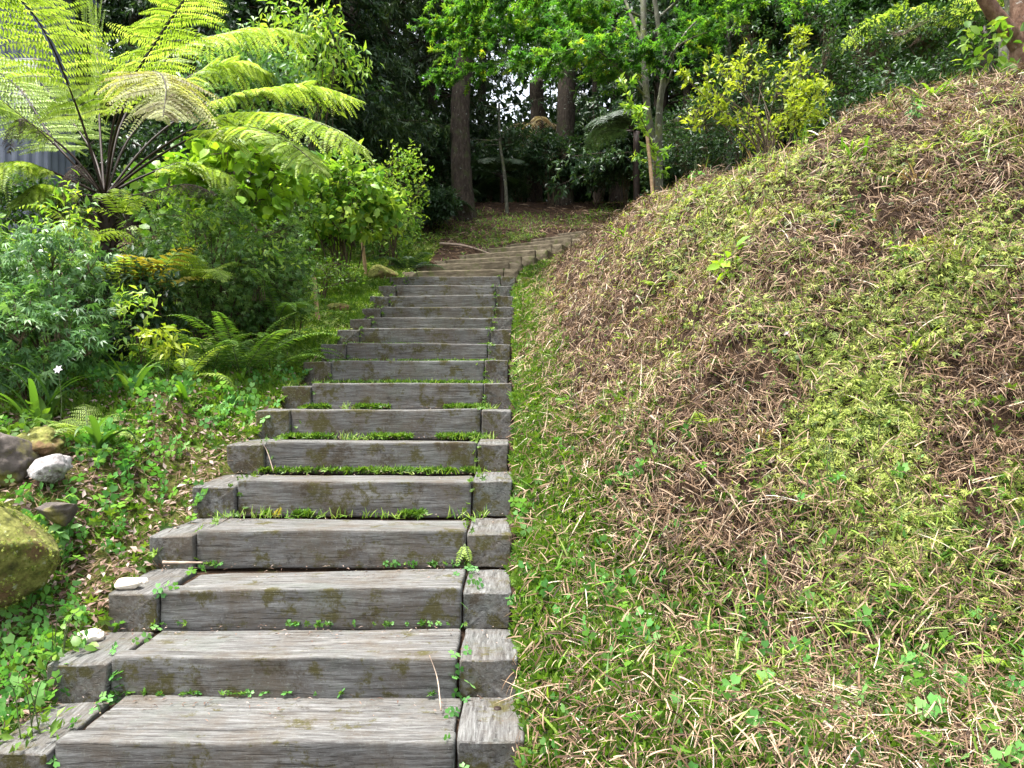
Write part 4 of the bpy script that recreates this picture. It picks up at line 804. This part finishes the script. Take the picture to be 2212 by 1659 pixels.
for px, py, D, rx, rz, lab in ((1520, 300, 12.5, .85, .62, 'dark green azalea between the maple stems and the yellow-green shrub'), (1600, 205, 13.0, .9, .8, 'dark azalea directly behind the yellow-green shrub'),
                           (1770, 215, 11.5, 1.0, .65, 'dark azalea behind the ridge right of the yellow-green shrub'), (1890, 130, 11.0, 1.05, .75, 'tall dark azalea with pale leaf tips above the ridge'),
                           (2020, 120, 10.5, 1.0, .7, 'dark azalea near the corner tree'), (1960, 205, 9.8, .7, .32, 'low dark azalea hugging the ridge'), (1830, 270, 10.2, .6, .35, 'low azalea shaded behind the grassy ridge'),
                           (2140, 90, 11.5, .9, .8, 'dark azalea behind the corner tree trunks'), (1690, 90, 14.0, 1.2, 1.0, 'tall dark shrub above the yellow-green azalea')):
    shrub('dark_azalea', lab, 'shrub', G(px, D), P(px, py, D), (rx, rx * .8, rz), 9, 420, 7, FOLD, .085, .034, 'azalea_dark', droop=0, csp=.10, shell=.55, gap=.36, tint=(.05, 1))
small_fern('bright fern frond tuft on the ridge under the yellow azalea', G(1770, 8.4), 6, .5, 'fern', 40, .9, pl=.09, npn=20, pnw=.018)
small_fern('fern leaning out from the ridge below the azalea stems', G(1700, 8.6), 6, .45, 'fern', 30, .9, pl=.09, npn=20, pnw=.018)
small_fern('curly fern tuft on the ridge beside the tall grass', G(1870, 8.0), 6, .4, 'fern_mid', 55, 1.2, pl=.08, npn=18, pnw=.018)
small_fern('small yellow fern low on the bank at the right edge', G(2180, 3.5, .02), 8, .30, 'fern', 35, 1.0, pl=.06, npn=18, pnw=.013)
small_fern('little pale fern in the foreground straw', G(1830, 2.95, .02), 3, .2, 'fern', 35, 1.0, pl=.05, npn=16, pnw=.01)
small_fern('tiny bright fern hanging over the right joint of the fourth step', np.array([SX[4] + .745, SD[4] - .01, SZ[4] - .05]), 4, .15, 'fern', -48, .15, pl=.034, npn=8, pnw=.014, spread=170, az0=205)
small_fern('tiny yellow fern at the foot of the fifth step', np.array([-1.55, SD[5] - .03, SZ[4]]), 3, .11, 'fern_gold', 65, .5, pl=.035, npn=8, pnw=.012)
straps('tall_grass', 'tall arching grass tuft on the ridge behind the bank', 'grass tuft', G(1830, 8.2), 14, .75, .018, 'grass', 65, 1.2, group='grass tufts on the bank')
straps('tall_grass', 'upright grass stalks standing on the bank below the ridge', 'grass tuft', G(1727, 6.35), 6, .42, .022, 'grass', 82, .3, group='grass tufts on the bank', tint=(.1, .5))
straps('tall_grass', 'short grass tuft on the ridge near the corner tree', 'grass tuft', G(1965, 7.3), 14, .36, .02, 'grass', 65, .9, group='grass tufts on the bank')
straps('tall_grass', 'broad grass tuft on the upper bank right of the ridge fern', 'grass tuft', G(2010, 6.5), 16, .3, .028, 'grass', 55, .9, group='grass tufts on the bank', tint=(0, .6))
straps('tall_grass', 'thin grass stalks below the slender sapling', 'grass tuft', G(1530, 8.6), 5, .55, .012, 'grass', 80, .4, group='grass tufts on the bank')
straps('tall_grass', 'bowed single grass blade halfway up the bank', 'grass tuft', G(1850, 5.6), 3, .38, .024, 'grass', 60, 1.4, group='grass tufts on the bank', tint=(0, .4))
straps('tall_grass', 'grass tuft drooping from the bank beside the far steps', 'grass tuft', G(1350, 8.2), 12, .28, .024, 'grass', 50, 1.2, group='grass tufts on the bank', tint=(0, .6))
straps('dry_tussock', 'straw-coloured dead tussock on the ridge left of the grass stalks', 'grass tuft', G(1600, 7.6), 22, .26, .012, 'straw', 75, .7, group='grass tufts on the bank')
straps('dry_tussock', 'brown dead stalks hanging from a hollow in the bank', 'grass tuft', G(1730, 6.6), 14, .3, .012, 'thatch', 60, 2.2, group='grass tufts on the bank', tint=(.5, 1))
straps('dry_tussock', 'straw tussock spraying out near the right edge of the bank', 'grass tuft', G(2080, 5.7), 22, .32, .010, 'straw', 40, 1.2, group='grass tufts on the bank')
straps('broad_blade_weed', 'broad bright blade plant in the foreground straw', 'weed', G(1775, 2.85), 6, .24, .05, 'leaf_bright', 45, 1.0, tint=(.2, .8))
straps('broad_blade_weed', 'grassy strap plant at the lower right edge', 'weed', G(2200, 3.1), 12, .3, .022, 'grass', 45, 1.0, tint=(0, .5))
shrub('bank_seedling', 'large-leaved seedling growing out of the middle of the bank', 'seedling', G(1580, 5.5), G(1580, 5.42, .10), (.14, .12, .09), 3, 9, 4, OVAL, .11, .055, 'leaf_bright', droop=.2, csp=.04, gap=.1, tint=(.5, 1), sr=.003, stem='stem_green')
shrub('ridge_weed', 'big-leaved weed at the foot of the corner tree', 'weed', G(2140, 7.0), G(2140, 7.0, .35), (.3, .25, .2), 4, 26, 4, OVAL, .12, .06, 'leaf_hyd', droop=.3, csp=.07, gap=.2, sr=.003, stem='stem_green')
shrub('bank_seedling', 'dark blue-leaved creeper strand on the bank', 'seedling', G(1835, 5.3), G(1835, 5.25, .06), (.12, .1, .12), 3, 9, 3, OVAL, .06, .045, 'leaf_blue', droop=.3, csp=.04, gap=.1, tint=(0, .4), sr=.003, stem='stem_green')
# scattered tufts, ferns and seedlings that nothing tells apart
TR = np.random.default_rng(41)
def spots(n, x0, x1, y0, y1):
    out = []
    while len(out) < n:
        D = TR.uniform(y0, y1); X = TR.uniform(x0, x1)
        if abs(X) < .68 * D and float(bank_u(np.array([X]), np.array([D]))[0]) > .15: out.append((1106 + X / D * F, D))
    return out
for px, D in spots(22, .3, 4.2, 4.2, 9.5):
    straps('grass_tuft', 'small fresh green grass tuft rooted in the straw-covered bank', 'grass tuft', G(px, D), int(TR.integers(7, 14)), TR.uniform(.14, .30), TR.uniform(.012, .022), 'grass', TR.uniform(50, 75), 1.0, group='small grass tufts on the bank', tint=(.05, .8))
for px, D in spots(24, .3, 4.2, 4.3, 9.5):
    straps('dead_tuft', 'dead brown grass tuft hanging down the straw-covered bank', 'grass tuft', G(px, D), int(TR.integers(12, 22)), TR.uniform(.16, .30), TR.uniform(.007, .012), TR.choice(['straw', 'thatch']), TR.uniform(20, 60), 1.1, group='dead tufts on the bank', az0=215, spread=240, tint=(0, .65))
for px, D in spots(18, .9, 3.9, 4.2, 7.2):
    small_fern('little pale green fern growing on the mossy bank', G(px, D), int(TR.integers(4, 7)), TR.uniform(.12, .22), 'fern', TR.uniform(30, 55), 1.0, pl=.05, npn=12, pnw=.014, group='little ferns on the bank')
for px, D in spots(12, .4, 3.9, 4.2, 8):
    shrub('seedling', 'tiny broad-leaved seedling among the clubmoss of the bank', 'seedling', G(px, D), G(px, D, .05), (.08, .07, .05), 3, 7, 4, OVAL, .05, .028, str(TR.choice(['weed', 'leaf_bright', 'clover'])), droop=.2, csp=.03, gap=.1, sr=.003, stem='stem_green', group='tiny seedlings on the bank')
# sticks
def stick(name, label, pts, r, mat='tanwood', forks=0):
    mb = MB(); p = smooth_path(pts, 16); tube(mb, p, np.linspace(r, r * .45, len(p)), 6, .5, .2)
    for k in range(forks):
        q, tg = lerp_path(p, np.array([rng.uniform(.15, .6)])); e = q[0] + tg[0] * .35 + rv(3) * .18 * np.array([1, 1, .4]); tube(mb, smooth_path([q[0], (q[0] + e) / 2 + rv(3) * .03, e], 6), np.linspace(r * .5, r * .2, 6 + 0 * 1)[:len(smooth_path([q[0], (q[0] + e) / 2, e], 6))], 5)
    tag(mb.build(name, M[mat], None, True, pts[0]), label, 'stick')
stick('fallen_branch', 'pale forked fallen branch on the grass above the stairs', [G(950, 16.9, .12), G(985, 16.8, .1), G(1020, 16.6, .05), G(1065, 16.5, .03)], .035, forks=3)
stick('dry_stick', 'straight pale stick lying across the middle of the bank', [G(1742, 5.75, .05), G(1815, 5.6, .04), G(1885, 5.5, .04)], .011, forks=1)
stick('dry_stick', 'long grey twig lying in the foreground straw', [G(1780, 2.95, .06), G(1835, 2.85, .04), G(1890, 2.75, .03)], .008)
stick('dry_stick', 'brown twig lying at the foot of the bank', [G(1500, 4.35, .08), G(1570, 4.4, .07), G(1640, 4.35, .06)], .007, 'stem')
stick('dry_stick', 'short pale stick behind the left block of the fourth step', [G(352, 4.25, .07), G(395, 4.25, .07), G(438, 4.25, .07)], .012)
stick('dry_stick', 'long thin dry stem slanting down the lower bank', [G(1405, 4.75, .08), G(1470, 4.55, .1), G(1560, 4.3, .08), G(1650, 4.1, .05)], .008)
stick('dry_stick', 'dry stem lying along the ridge near the corner tree', [G(1930, 7.4, .12), G(1990, 7.2, .15), G(2060, 7.0, .06)], .012, 'stem')
stick('dry_stalk', 'thin dry stalk leaning on the face of the second step', [np.array([-.30, SD[2] - .20, SZ[1] + .01]), np.array([-.33, SD[2] - .06, SZ[2] - .07]), np.array([-.37, SD[2] - .012, SZ[2] + .015])], .0035)
stick('dry_stalk', 'dry straw leaning on the left joint of the sixth step', [np.array([-1.72, SD[6] - .16, SZ[5] + .01]), np.array([-1.80, SD[6] - .06, SZ[6] - .06]), np.array([-1.85, SD[6] - .06, SZ[6] + .02])], .004)
stick('tree_stump', 'low cut stump in the grass left of the reddish cane stake', [G(1345, 11.8, -.05), G(1345, 11.8, .16)], .15, 'bark')

# ------------------------------------------------------------------ shed at the far left
def shed():
    x0, x1, y0, y1 = -13.5, -7.9, 12.6, 13.4; zb, zt = .3, 6.9
    root = thing('metal_shed', 'blue-grey corrugated metal shed behind the ferns at the left edge', 'shed', (x1, y0, zb))
    mb = MB(); n = 220; xs = np.linspace(x0, x1, n); yy = y0 + .025 * np.sign(np.sin(xs * 2 * np.pi / .2)) * np.abs(np.sin(xs * 2 * np.pi / .2)) ** .4
    V = np.concatenate([np.stack([xs, yy, np.full(n, zb)], 1), np.stack([xs, yy, np.full(n, zt)], 1)]); k = np.arange(n - 1); mb.add(V, np.stack([k, k + 1, k + 1 + n, k + n], 1))
    ys = np.linspace(y0, y1, n); xx = x1 + .025 * np.sin(ys * 2 * np.pi / .2); V = np.concatenate([np.stack([xx, ys, np.full(n, zb)], 1), np.stack([xx, ys, np.full(n, zt)], 1)]); mb.add(V, np.stack([k, k + 1, k + 1 + n, k + n], 1)); mb.build('wall', M['steel'], root, False)
    def box(m, a, b):
        a, b = np.array(a), np.array(b); v = np.array([[x, y, z] for x in (a[0], b[0]) for y in (a[1], b[1]) for z in (a[2], b[2])]); m.add(v, [(0, 1, 3, 2), (4, 6, 7, 5), (0, 4, 5, 1), (2, 3, 7, 6), (0, 2, 6, 4), (1, 5, 7, 3)])
    r = MB(); box(r, (x0 - .3, y0 - .35, zt + .003), (x1 + .3, y1 + .3, zt + .09)); r.build('roof', M['steel'], root, False)
    p = MB(); box(p, (-8.4, y0 - .10, 4.7), (-8.0, y0 - .04, 5.5)); q = p.build('panel', M['whitewall'], root, False); q['label'] = 'white panel streaked with rust'
    g = MB(); box(g, (x0, y0 - .12, 1.55), (x1, y0 - .04, 1.66)); g.build('rail', M['whitewall'], root, False)
shed()

# ------------------------------------------------------------------ trees
def trunk_tree(label, base, top, r0, r1, bark='bark', name='tree', sides=14):
    root = thing(name, label, 'tree', base); S = MB(); base = np.array(base); top = np.array(top)
    p = smooth_path([base - [0, 0, .3], base + (top - base) * .3 + rv(3) * .06 * np.array([1, 1, 0]), base + (top - base) * .65 + rv(3) * .08 * np.array([1, 1, 0]), top], 40)
    tube(S, p, np.linspace(r0, r1, len(p)) * (1 + .45 * np.exp(-np.linspace(0, 1, len(p)) * 22)), sides, .5, .13); S.build('trunk', M[bark], root); return root, p
def add_branches(root, p, cz, nbr, crad, el, mat, bark, T, L, W, ntw, twl, lpt, droop, r=.05, flat=.6, tint=(.1, .9), azr=(0, 360), lat=1.0):
    Lf, B = MB(), MB(); zmin, zmax = p[0, 2], p[-1, 2]
    for b in range(nbr):
        z = rng.uniform(*cz); i = int(np.clip(np.searchsorted(p[:, 2], z), 0, len(p) - 1)); q = p[i]
        az = R(rng.uniform(*azr)); ln = crad * rng.uniform(.6, 1.15); e = R(el + rng.normal(0, 12)); d = np.array([math.sin(az) * math.cos(e), math.cos(az) * math.cos(e), math.sin(e)])
        leafy_branch(B, Lf, [q, q + d * ln * .5 + rv(3) * .1 + [0, 0, .05], q + d * ln + np.array([0, 0, -droop * ln * .6]) + rv(3) * .15], r, ntw, twl, lpt, T, L, W, .12, .1, droop, flat, .5, tint, lat=lat)
    Lf.build('crown', M[mat], root); B.build('branches', M[bark], root)
ta, pa = trunk_tree('thick straight rough-barked tree at the left end of the forest path', G(1003, 20.5), P(1010, -260, 20.5), .30, .18)
add_branches(ta, pa, (9.0, 18), 22, 3.2, 15, 'conifer', 'bark', DIAMOND, .22, .035, 22, .8, 16, .5)
tb, pb = trunk_tree('thick dark straight tree right of the sky gap', G(1213, 22.5), P(1236, -260, 22.5), .31, .2)
add_branches(tb, pb, (11.5, 19), 20, 3.2, 15, 'conifer', 'bark', DIAMOND, .22, .035, 22, .8, 16, .5)
tc_, pc = trunk_tree('dark palm trunk hung with dead straw leaves between the two thick trees', G(1157, 25), P(1158, 175, 25), .26, .24, 'bark', 'palm_tree')
def palm_skirt(root, top, n, L, mat, name, el0):
    for k in range(n):
        mb, st = MB(), MB(); az = 360 * k / n + rng.normal(0, 10); a = arch(top, az, el0 + rng.normal(0, 15), L, 1.6)
        frond_mesh(mb, st, a, .45, 22, .1, .02, .2, r0=.012, droop=.8, tint=(.1, 1), two=False); f = mb.build(name, M[mat], root); st.build('stalk', M['stipe'], f)
palm_skirt(tc_, P(1158, 265, 25), 9, 1.7, 'straw', 'dead_leaf', -25); palm_skirt(tc_, P(1158, 175, 25), 10, 2.2, 'fern_dark', 'leaf', 45)
for px0, px1, py1, D, r, lab, bk in ((1096, 1078, 225, 21, .055, 'thin pale leaning stem between the two thick trees', 'bark_grey'), (1290, 1285, 60, 25, .14, 'dim slender trunk right of the dark thick tree', 'bark'), (930, 940, -80, 24, .2, 'dim trunk in the shade left of the thick straight tree', 'bark'),
                                 (770, 760, -80, 21, .22, 'dark trunk buried in conifer boughs left of the path', 'bark'), (1490, 1500, -50, 19, .12, 'dark trunk in the gloom right of the maple stems', 'bark'), (1610, 1600, -60, 22, .16, 'dark trunk far behind the yellow-green azalea', 'bark')):
    tr, pp = trunk_tree(lab, G(px0, D), P(px1, py1, D), r, r * .6, bk, 'slender_tree', 8)
    add_branches(tr, pp, (pp[-1, 2] - 1.5, pp[-1, 2] + .1), 5, 1.2, 20, 'leaf_dark', bk, FOLD, .14, .05, 8, .5, 8, .3, .02)

# slender maple with stems and layered canopy
def maple():
    base = G(1425, 11.6); root = thing('maple_tree', 'slender two-stemmed maple with grey mossy bark on the bank top', 'maple', base); S, B, Lf = MB(), MB(), MB()
    def q(*a): return [P(*k) for k in a]
    tube(S, smooth_path([base - [0, 0, .2]] + q((1412, 320, 11.6), (1400, 250, 11.6), (1393, 150, 11.7), (1390, 0, 11.8), (1394, -200, 12)), 30), np.linspace(.075, .04, 31), 9, .5, .1)
    tube(S, smooth_path([base - [0, 0, .2]] + q((1423, 300, 11.5), (1425, 230, 11.4), (1434, 150, 11.3), (1420, 40, 11.3), (1405, -60, 11.3)), 30), np.linspace(.065, .03, 31), 9, .5, .1)
    tube(S, smooth_path(q((1402, 265, 11.6), (1412, 300, 11.55), (1424, 330, 11.5)), 8), .03, 7)
    tube(S, smooth_path(q((1391, 100, 11.7), (1365, 40, 11.9), (1340, -30, 12.2)), 10), np.linspace(.035, .02, 11), 7)
    S.build('trunk', M['bark_grey'], root)
    br = [([(1400, 215, 11.6), (1340, 150, 11.4), (1270, 95, 11.2), (1180, 60, 11.0)], 20), ([(1398, 200, 11.6), (1330, 120, 12.0), (1240, 75, 12.4), (1120, 62, 12.8), (1000, 60, 13)], 46), ([(1393, 120, 11.7), (1300, 60, 12), (1180, 20, 12.3), (1050, 20, 12.6), (930, 55, 12.8)], 60),
          ([(1391, 40, 11.8), (1280, -10, 11.6), (1130, -20, 11.4), (1010, 10, 11.2)], 50), ([(1393, 100, 11.8), (1250, 30, 12.8), (1100, 60, 13.6), (960, 110, 14)], 50), ([(1391, 0, 12), (1240, -60, 12.6), (1080, -50, 13), (950, -10, 13.2)], 46),
          ([(1432, 170, 11.3), (1455, 110, 11.0), (1500, 80, 10.8), (1560, 60, 10.7)], 12), ([(1428, 210, 11.4), (1455, 140, 11.2), (1440, 105, 11.0), (1400, 100, 10.8)], 12), ([(1434, 150, 11.3), (1500, 50, 11.6), (1600, 10, 12), (1720, 0, 12.2)], 16), ([(1420, 40, 11.3), (1500, -20, 11.4), (1620, -30, 11.6), (1750, 20, 11.8)], 16),
          ([(1405, -60, 11.3), (1480, -60, 10.6), (1600, -40, 10.2)], 12), ([(1393, 110, 11.7), (1310, 90, 11.0), (1220, 110, 10.6), (1120, 130, 10.4)], 34), ([(1395, 140, 11.7), (1260, 110, 12.6), (1130, 120, 13.2), (1020, 150, 13.6), (940, 160, 13.8)], 34)]
    for pts, n in br: leafy_branch(B, Lf, q(*pts), .022, int(n * 2.2), .7, 12, STAR, .095, .095, .12, .05, .22, 1.0, .35, (0, .7), .003)
    Lf.build('crown', M['maple'], root); B.build('branches', M['bark_grey'], root)
maple()
def maple_layer(label, base, tops, mat, nb, n):
    root = thing('maple_tree', label, 'maple', base); S, B, Lf = MB(), MB(), MB(); b = np.array(base)
    tp = P(*tops[0]); p = smooth_path([b - [0, 0, .2], b * .6 + tp * .4 + [.1, 0, 0], tp], 16); tube(S, p, np.linspace(.10, .05, len(p)), 8, .5, .1); S.build('trunk', M['bark_grey'], root)
    for t in tops[1:]:
        e = P(*t); leafy_branch(B, Lf, [p[-4], p[-4] * .5 + e * .5 + [0, 0, .3], e], .025, int(n * 2), .75, 12, STAR, .095, .095, .25, .05, .25, 1.0, .35, (0, .8), .004)
    Lf.build('crown', M[mat], root); B.build('branches', M['bark_grey'], root)
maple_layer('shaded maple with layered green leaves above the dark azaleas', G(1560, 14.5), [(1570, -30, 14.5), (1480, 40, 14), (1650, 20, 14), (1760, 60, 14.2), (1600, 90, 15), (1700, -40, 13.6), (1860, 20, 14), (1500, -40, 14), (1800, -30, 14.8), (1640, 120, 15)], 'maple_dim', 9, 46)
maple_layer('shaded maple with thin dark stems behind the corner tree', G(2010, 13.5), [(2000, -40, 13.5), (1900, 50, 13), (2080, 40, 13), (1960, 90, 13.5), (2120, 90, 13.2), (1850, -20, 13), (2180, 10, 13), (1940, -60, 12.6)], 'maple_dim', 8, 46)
# corner tree, its trunk leaving the frame
def corner():
    base = G(2214, 7.2); root = thing('corner_tree', 'thick red-brown tree with a leaning limb in the top right corner', 'tree', base); S = MB()
    tube(S, smooth_path([base - [0, 0, .3], P(2212, 130, 7.2), P(2210, 20, 7.2), P(2200, -150, 7.2), P(2190, -400, 7.3)], 24), np.interp(np.linspace(0, 1, 25), [0, .15, 1], [.15, .125, .09]), 12, .5, .12)
    tube(S, smooth_path([P(2208, 110, 7.2), P(2175, 62, 7.15), P(2135, 10, 7.1), P(2085, -90, 7.0)], 16), np.linspace(.085, .06, 17), 10, .5, .12); S.build('trunk', M['bark_red'], root)
    B, Lf = MB(), MB()
    for a, b in (((2085, -90, 7.0), (1950, -260, 7.6)), ((2190, -300, 7.3), (2100, -420, 8.2)), ((2190, -300, 7.3), (2350, -420, 7.5)), ((2085, -90, 7.), (2050, -300, 6.6))):
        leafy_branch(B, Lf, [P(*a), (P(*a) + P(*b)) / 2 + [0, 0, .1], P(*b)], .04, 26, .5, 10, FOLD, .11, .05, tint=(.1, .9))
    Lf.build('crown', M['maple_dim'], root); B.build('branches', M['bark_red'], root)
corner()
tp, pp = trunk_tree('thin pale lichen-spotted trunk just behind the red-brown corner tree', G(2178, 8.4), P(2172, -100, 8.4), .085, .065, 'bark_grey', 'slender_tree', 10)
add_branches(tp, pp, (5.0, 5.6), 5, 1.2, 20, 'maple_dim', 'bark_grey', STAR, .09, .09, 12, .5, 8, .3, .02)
# tree ferns in the shade
def shade_fern(label, crown, nf, L, mat, az0=180, spread=360, el=25, trunk=True, pl=.55):
    base = np.array([crown[0], crown[1], float(hgt(np.array([crown[0]]), np.array([crown[1]]))[0])]); root = thing('tree_fern', label, 'tree fern', base)
    if trunk and crown[2] > base[2] + .2: mb = MB(); tube(mb, smooth_path([base - [0, 0, .2], (base + crown) / 2, crown], 8), .08, 8, .5, .2); mb.build('trunk', M['stipe'], root)
    for k in range(nf):
        Lf, S = MB(), MB(); az = az0 + (k / nf - .5) * spread + rng.normal(0, 8)
        frond_mesh(Lf, S, arch(crown, az, el + rng.normal(0, 10), L * rng.uniform(.85, 1.1), 1.1), pl, 22, .09, .03, .2, (0, 0, 1), .014, .3, (.2, .9), True, 13); f = Lf.build('frond', M[mat], root); S.build('stalk', M['stipe'], f)
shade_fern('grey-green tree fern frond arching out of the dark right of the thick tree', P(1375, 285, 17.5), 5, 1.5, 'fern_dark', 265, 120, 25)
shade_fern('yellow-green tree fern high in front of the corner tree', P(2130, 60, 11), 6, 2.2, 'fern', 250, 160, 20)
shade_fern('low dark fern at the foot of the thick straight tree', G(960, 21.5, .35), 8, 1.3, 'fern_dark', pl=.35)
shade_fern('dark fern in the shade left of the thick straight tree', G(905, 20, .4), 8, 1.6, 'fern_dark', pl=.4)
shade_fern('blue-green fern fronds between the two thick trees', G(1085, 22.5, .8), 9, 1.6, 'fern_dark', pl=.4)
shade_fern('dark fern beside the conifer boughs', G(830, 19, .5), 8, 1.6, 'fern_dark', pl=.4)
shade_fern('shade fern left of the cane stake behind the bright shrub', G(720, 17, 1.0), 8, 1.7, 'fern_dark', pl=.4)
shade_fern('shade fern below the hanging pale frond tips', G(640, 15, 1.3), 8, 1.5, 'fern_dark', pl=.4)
# undergrowth bushes in the shade
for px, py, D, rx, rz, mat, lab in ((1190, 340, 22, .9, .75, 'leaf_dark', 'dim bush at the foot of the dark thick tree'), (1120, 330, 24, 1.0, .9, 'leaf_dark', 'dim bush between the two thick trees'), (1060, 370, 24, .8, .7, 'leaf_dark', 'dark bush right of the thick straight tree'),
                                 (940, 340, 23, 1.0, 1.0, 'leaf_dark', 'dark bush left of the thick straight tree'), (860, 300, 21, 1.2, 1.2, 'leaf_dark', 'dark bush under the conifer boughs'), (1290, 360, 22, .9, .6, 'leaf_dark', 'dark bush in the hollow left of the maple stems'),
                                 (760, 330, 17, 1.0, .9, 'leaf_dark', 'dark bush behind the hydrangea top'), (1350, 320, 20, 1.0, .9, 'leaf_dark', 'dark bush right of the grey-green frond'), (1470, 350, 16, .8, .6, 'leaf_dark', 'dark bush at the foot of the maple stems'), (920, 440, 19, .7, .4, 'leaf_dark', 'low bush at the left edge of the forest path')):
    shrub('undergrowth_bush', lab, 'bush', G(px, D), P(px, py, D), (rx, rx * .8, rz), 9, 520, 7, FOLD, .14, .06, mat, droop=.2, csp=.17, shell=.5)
# background trees with crowns, each its own thing
BT = [(620, 16.5, 12, 'leaf_dark', 'broad'), (720, 17.5, 13, 'conifer', 'con'), (835, 22.5, 14, 'conifer', 'con'), (560, 19, 13, 'leaf_dark', 'broad'), (430, 17, 12, 'leaf_dark', 'broad'), (300, 20, 13, 'leaf_dark', 'broad'), (930, 26, 15, 'conifer', 'con'),
      (1040, 31, 15, 'leaf_dark', 'high'), (1330, 27, 14, 'leaf_dark', 'broad'), (1430, 20, 13, 'leaf_dark', 'broad'), (1520, 23, 14, 'leaf_dark', 'broad'), (1620, 18, 12, 'leaf_dark', 'broad'), (1740, 20, 13, 'leaf_dark', 'broad'), (1850, 17, 12, 'leaf_dark', 'broad'),
      (1980, 19, 13, 'leaf_dark', 'broad'), (2100, 16, 12, 'leaf_dark', 'broad'), (2220, 18, 12, 'leaf_dark', 'broad'), (150, 22, 14, 'leaf_dark', 'broad'), (-20, 20, 13, 'leaf_dark', 'broad'), (780, 25, 15, 'conifer', 'con'), (1240, 33, 15, 'leaf_dark', 'high')]
BL = ['dark broadleaf tree with glossy leaves left of the conifer boughs', 'dark conifer with long drooping boughs above the hydrangea', 'dark conifer beside the thick straight trunk', 'dark broadleaf tree behind the upper fern fronds', 'dark broadleaf tree behind the big fern', 'dark broadleaf tree behind the fern crown', 'tall conifer just left of the sky gap',
      'high-crowned tree over the left of the sky gap', 'dark tree behind the overhanging maple boughs', 'dark tree right behind the maple stems', 'dark tree far behind the slender maple', 'dark broadleaf tree above the yellow-green azalea', 'dark broadleaf tree over the dark azaleas', 'dark broadleaf tree in the upper right behind the maple leaves',
      'dark broadleaf tree behind the thin maple stems', 'dark broadleaf tree behind the corner tree', 'dark tree cut by the right edge', 'dark tree above the metal shed', 'dark tree left of the metal shed', 'tall conifer deep in the forest', 'high-crowned tree over the right of the sky gap']
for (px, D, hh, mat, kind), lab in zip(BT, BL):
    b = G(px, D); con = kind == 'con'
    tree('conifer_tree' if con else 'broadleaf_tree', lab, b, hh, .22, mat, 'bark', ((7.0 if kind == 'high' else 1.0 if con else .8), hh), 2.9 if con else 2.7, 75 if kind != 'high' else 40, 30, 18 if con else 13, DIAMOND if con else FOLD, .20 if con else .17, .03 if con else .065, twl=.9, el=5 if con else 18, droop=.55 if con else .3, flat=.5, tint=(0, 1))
# the rest of the wood, far off, reads as one mass
def forest():
    mb = MB(); N = 260000
    Y = rng.uniform(27, 46, N); X = rng.uniform(-1, 1, N) * (Y * .9); Z = hgt(X, Y, False) + np.where(rng.random(N) < .35, rng.uniform(0, 4.5, N), rng.uniform(0, 20, N))
    g = fbm(X * .35, Y * .35, Z * .35, 3); gap = np.hypot(X - .4 - (Y - 30) * 0, (Z - 12.0 - (Y - 30) * .38) * 1.1)
    m = ((g > .36) | (Z < 11.5)) & ((gap > 1.9) | (rng.random(N) < .42)); X, Y, Z = X[m], Y[m], Z[m]; n = len(X)
    leaves(mb, FOLD, np.stack([X, Y, Z], 1), rv(n, 3) + [0, 0, -.3], rv(n, 3) * .6 + [0, 0, .6], rng.uniform(.25, .5, n), rng.uniform(.14, .24, n), rng.random(n))
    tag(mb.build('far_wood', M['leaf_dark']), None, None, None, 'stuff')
forest()
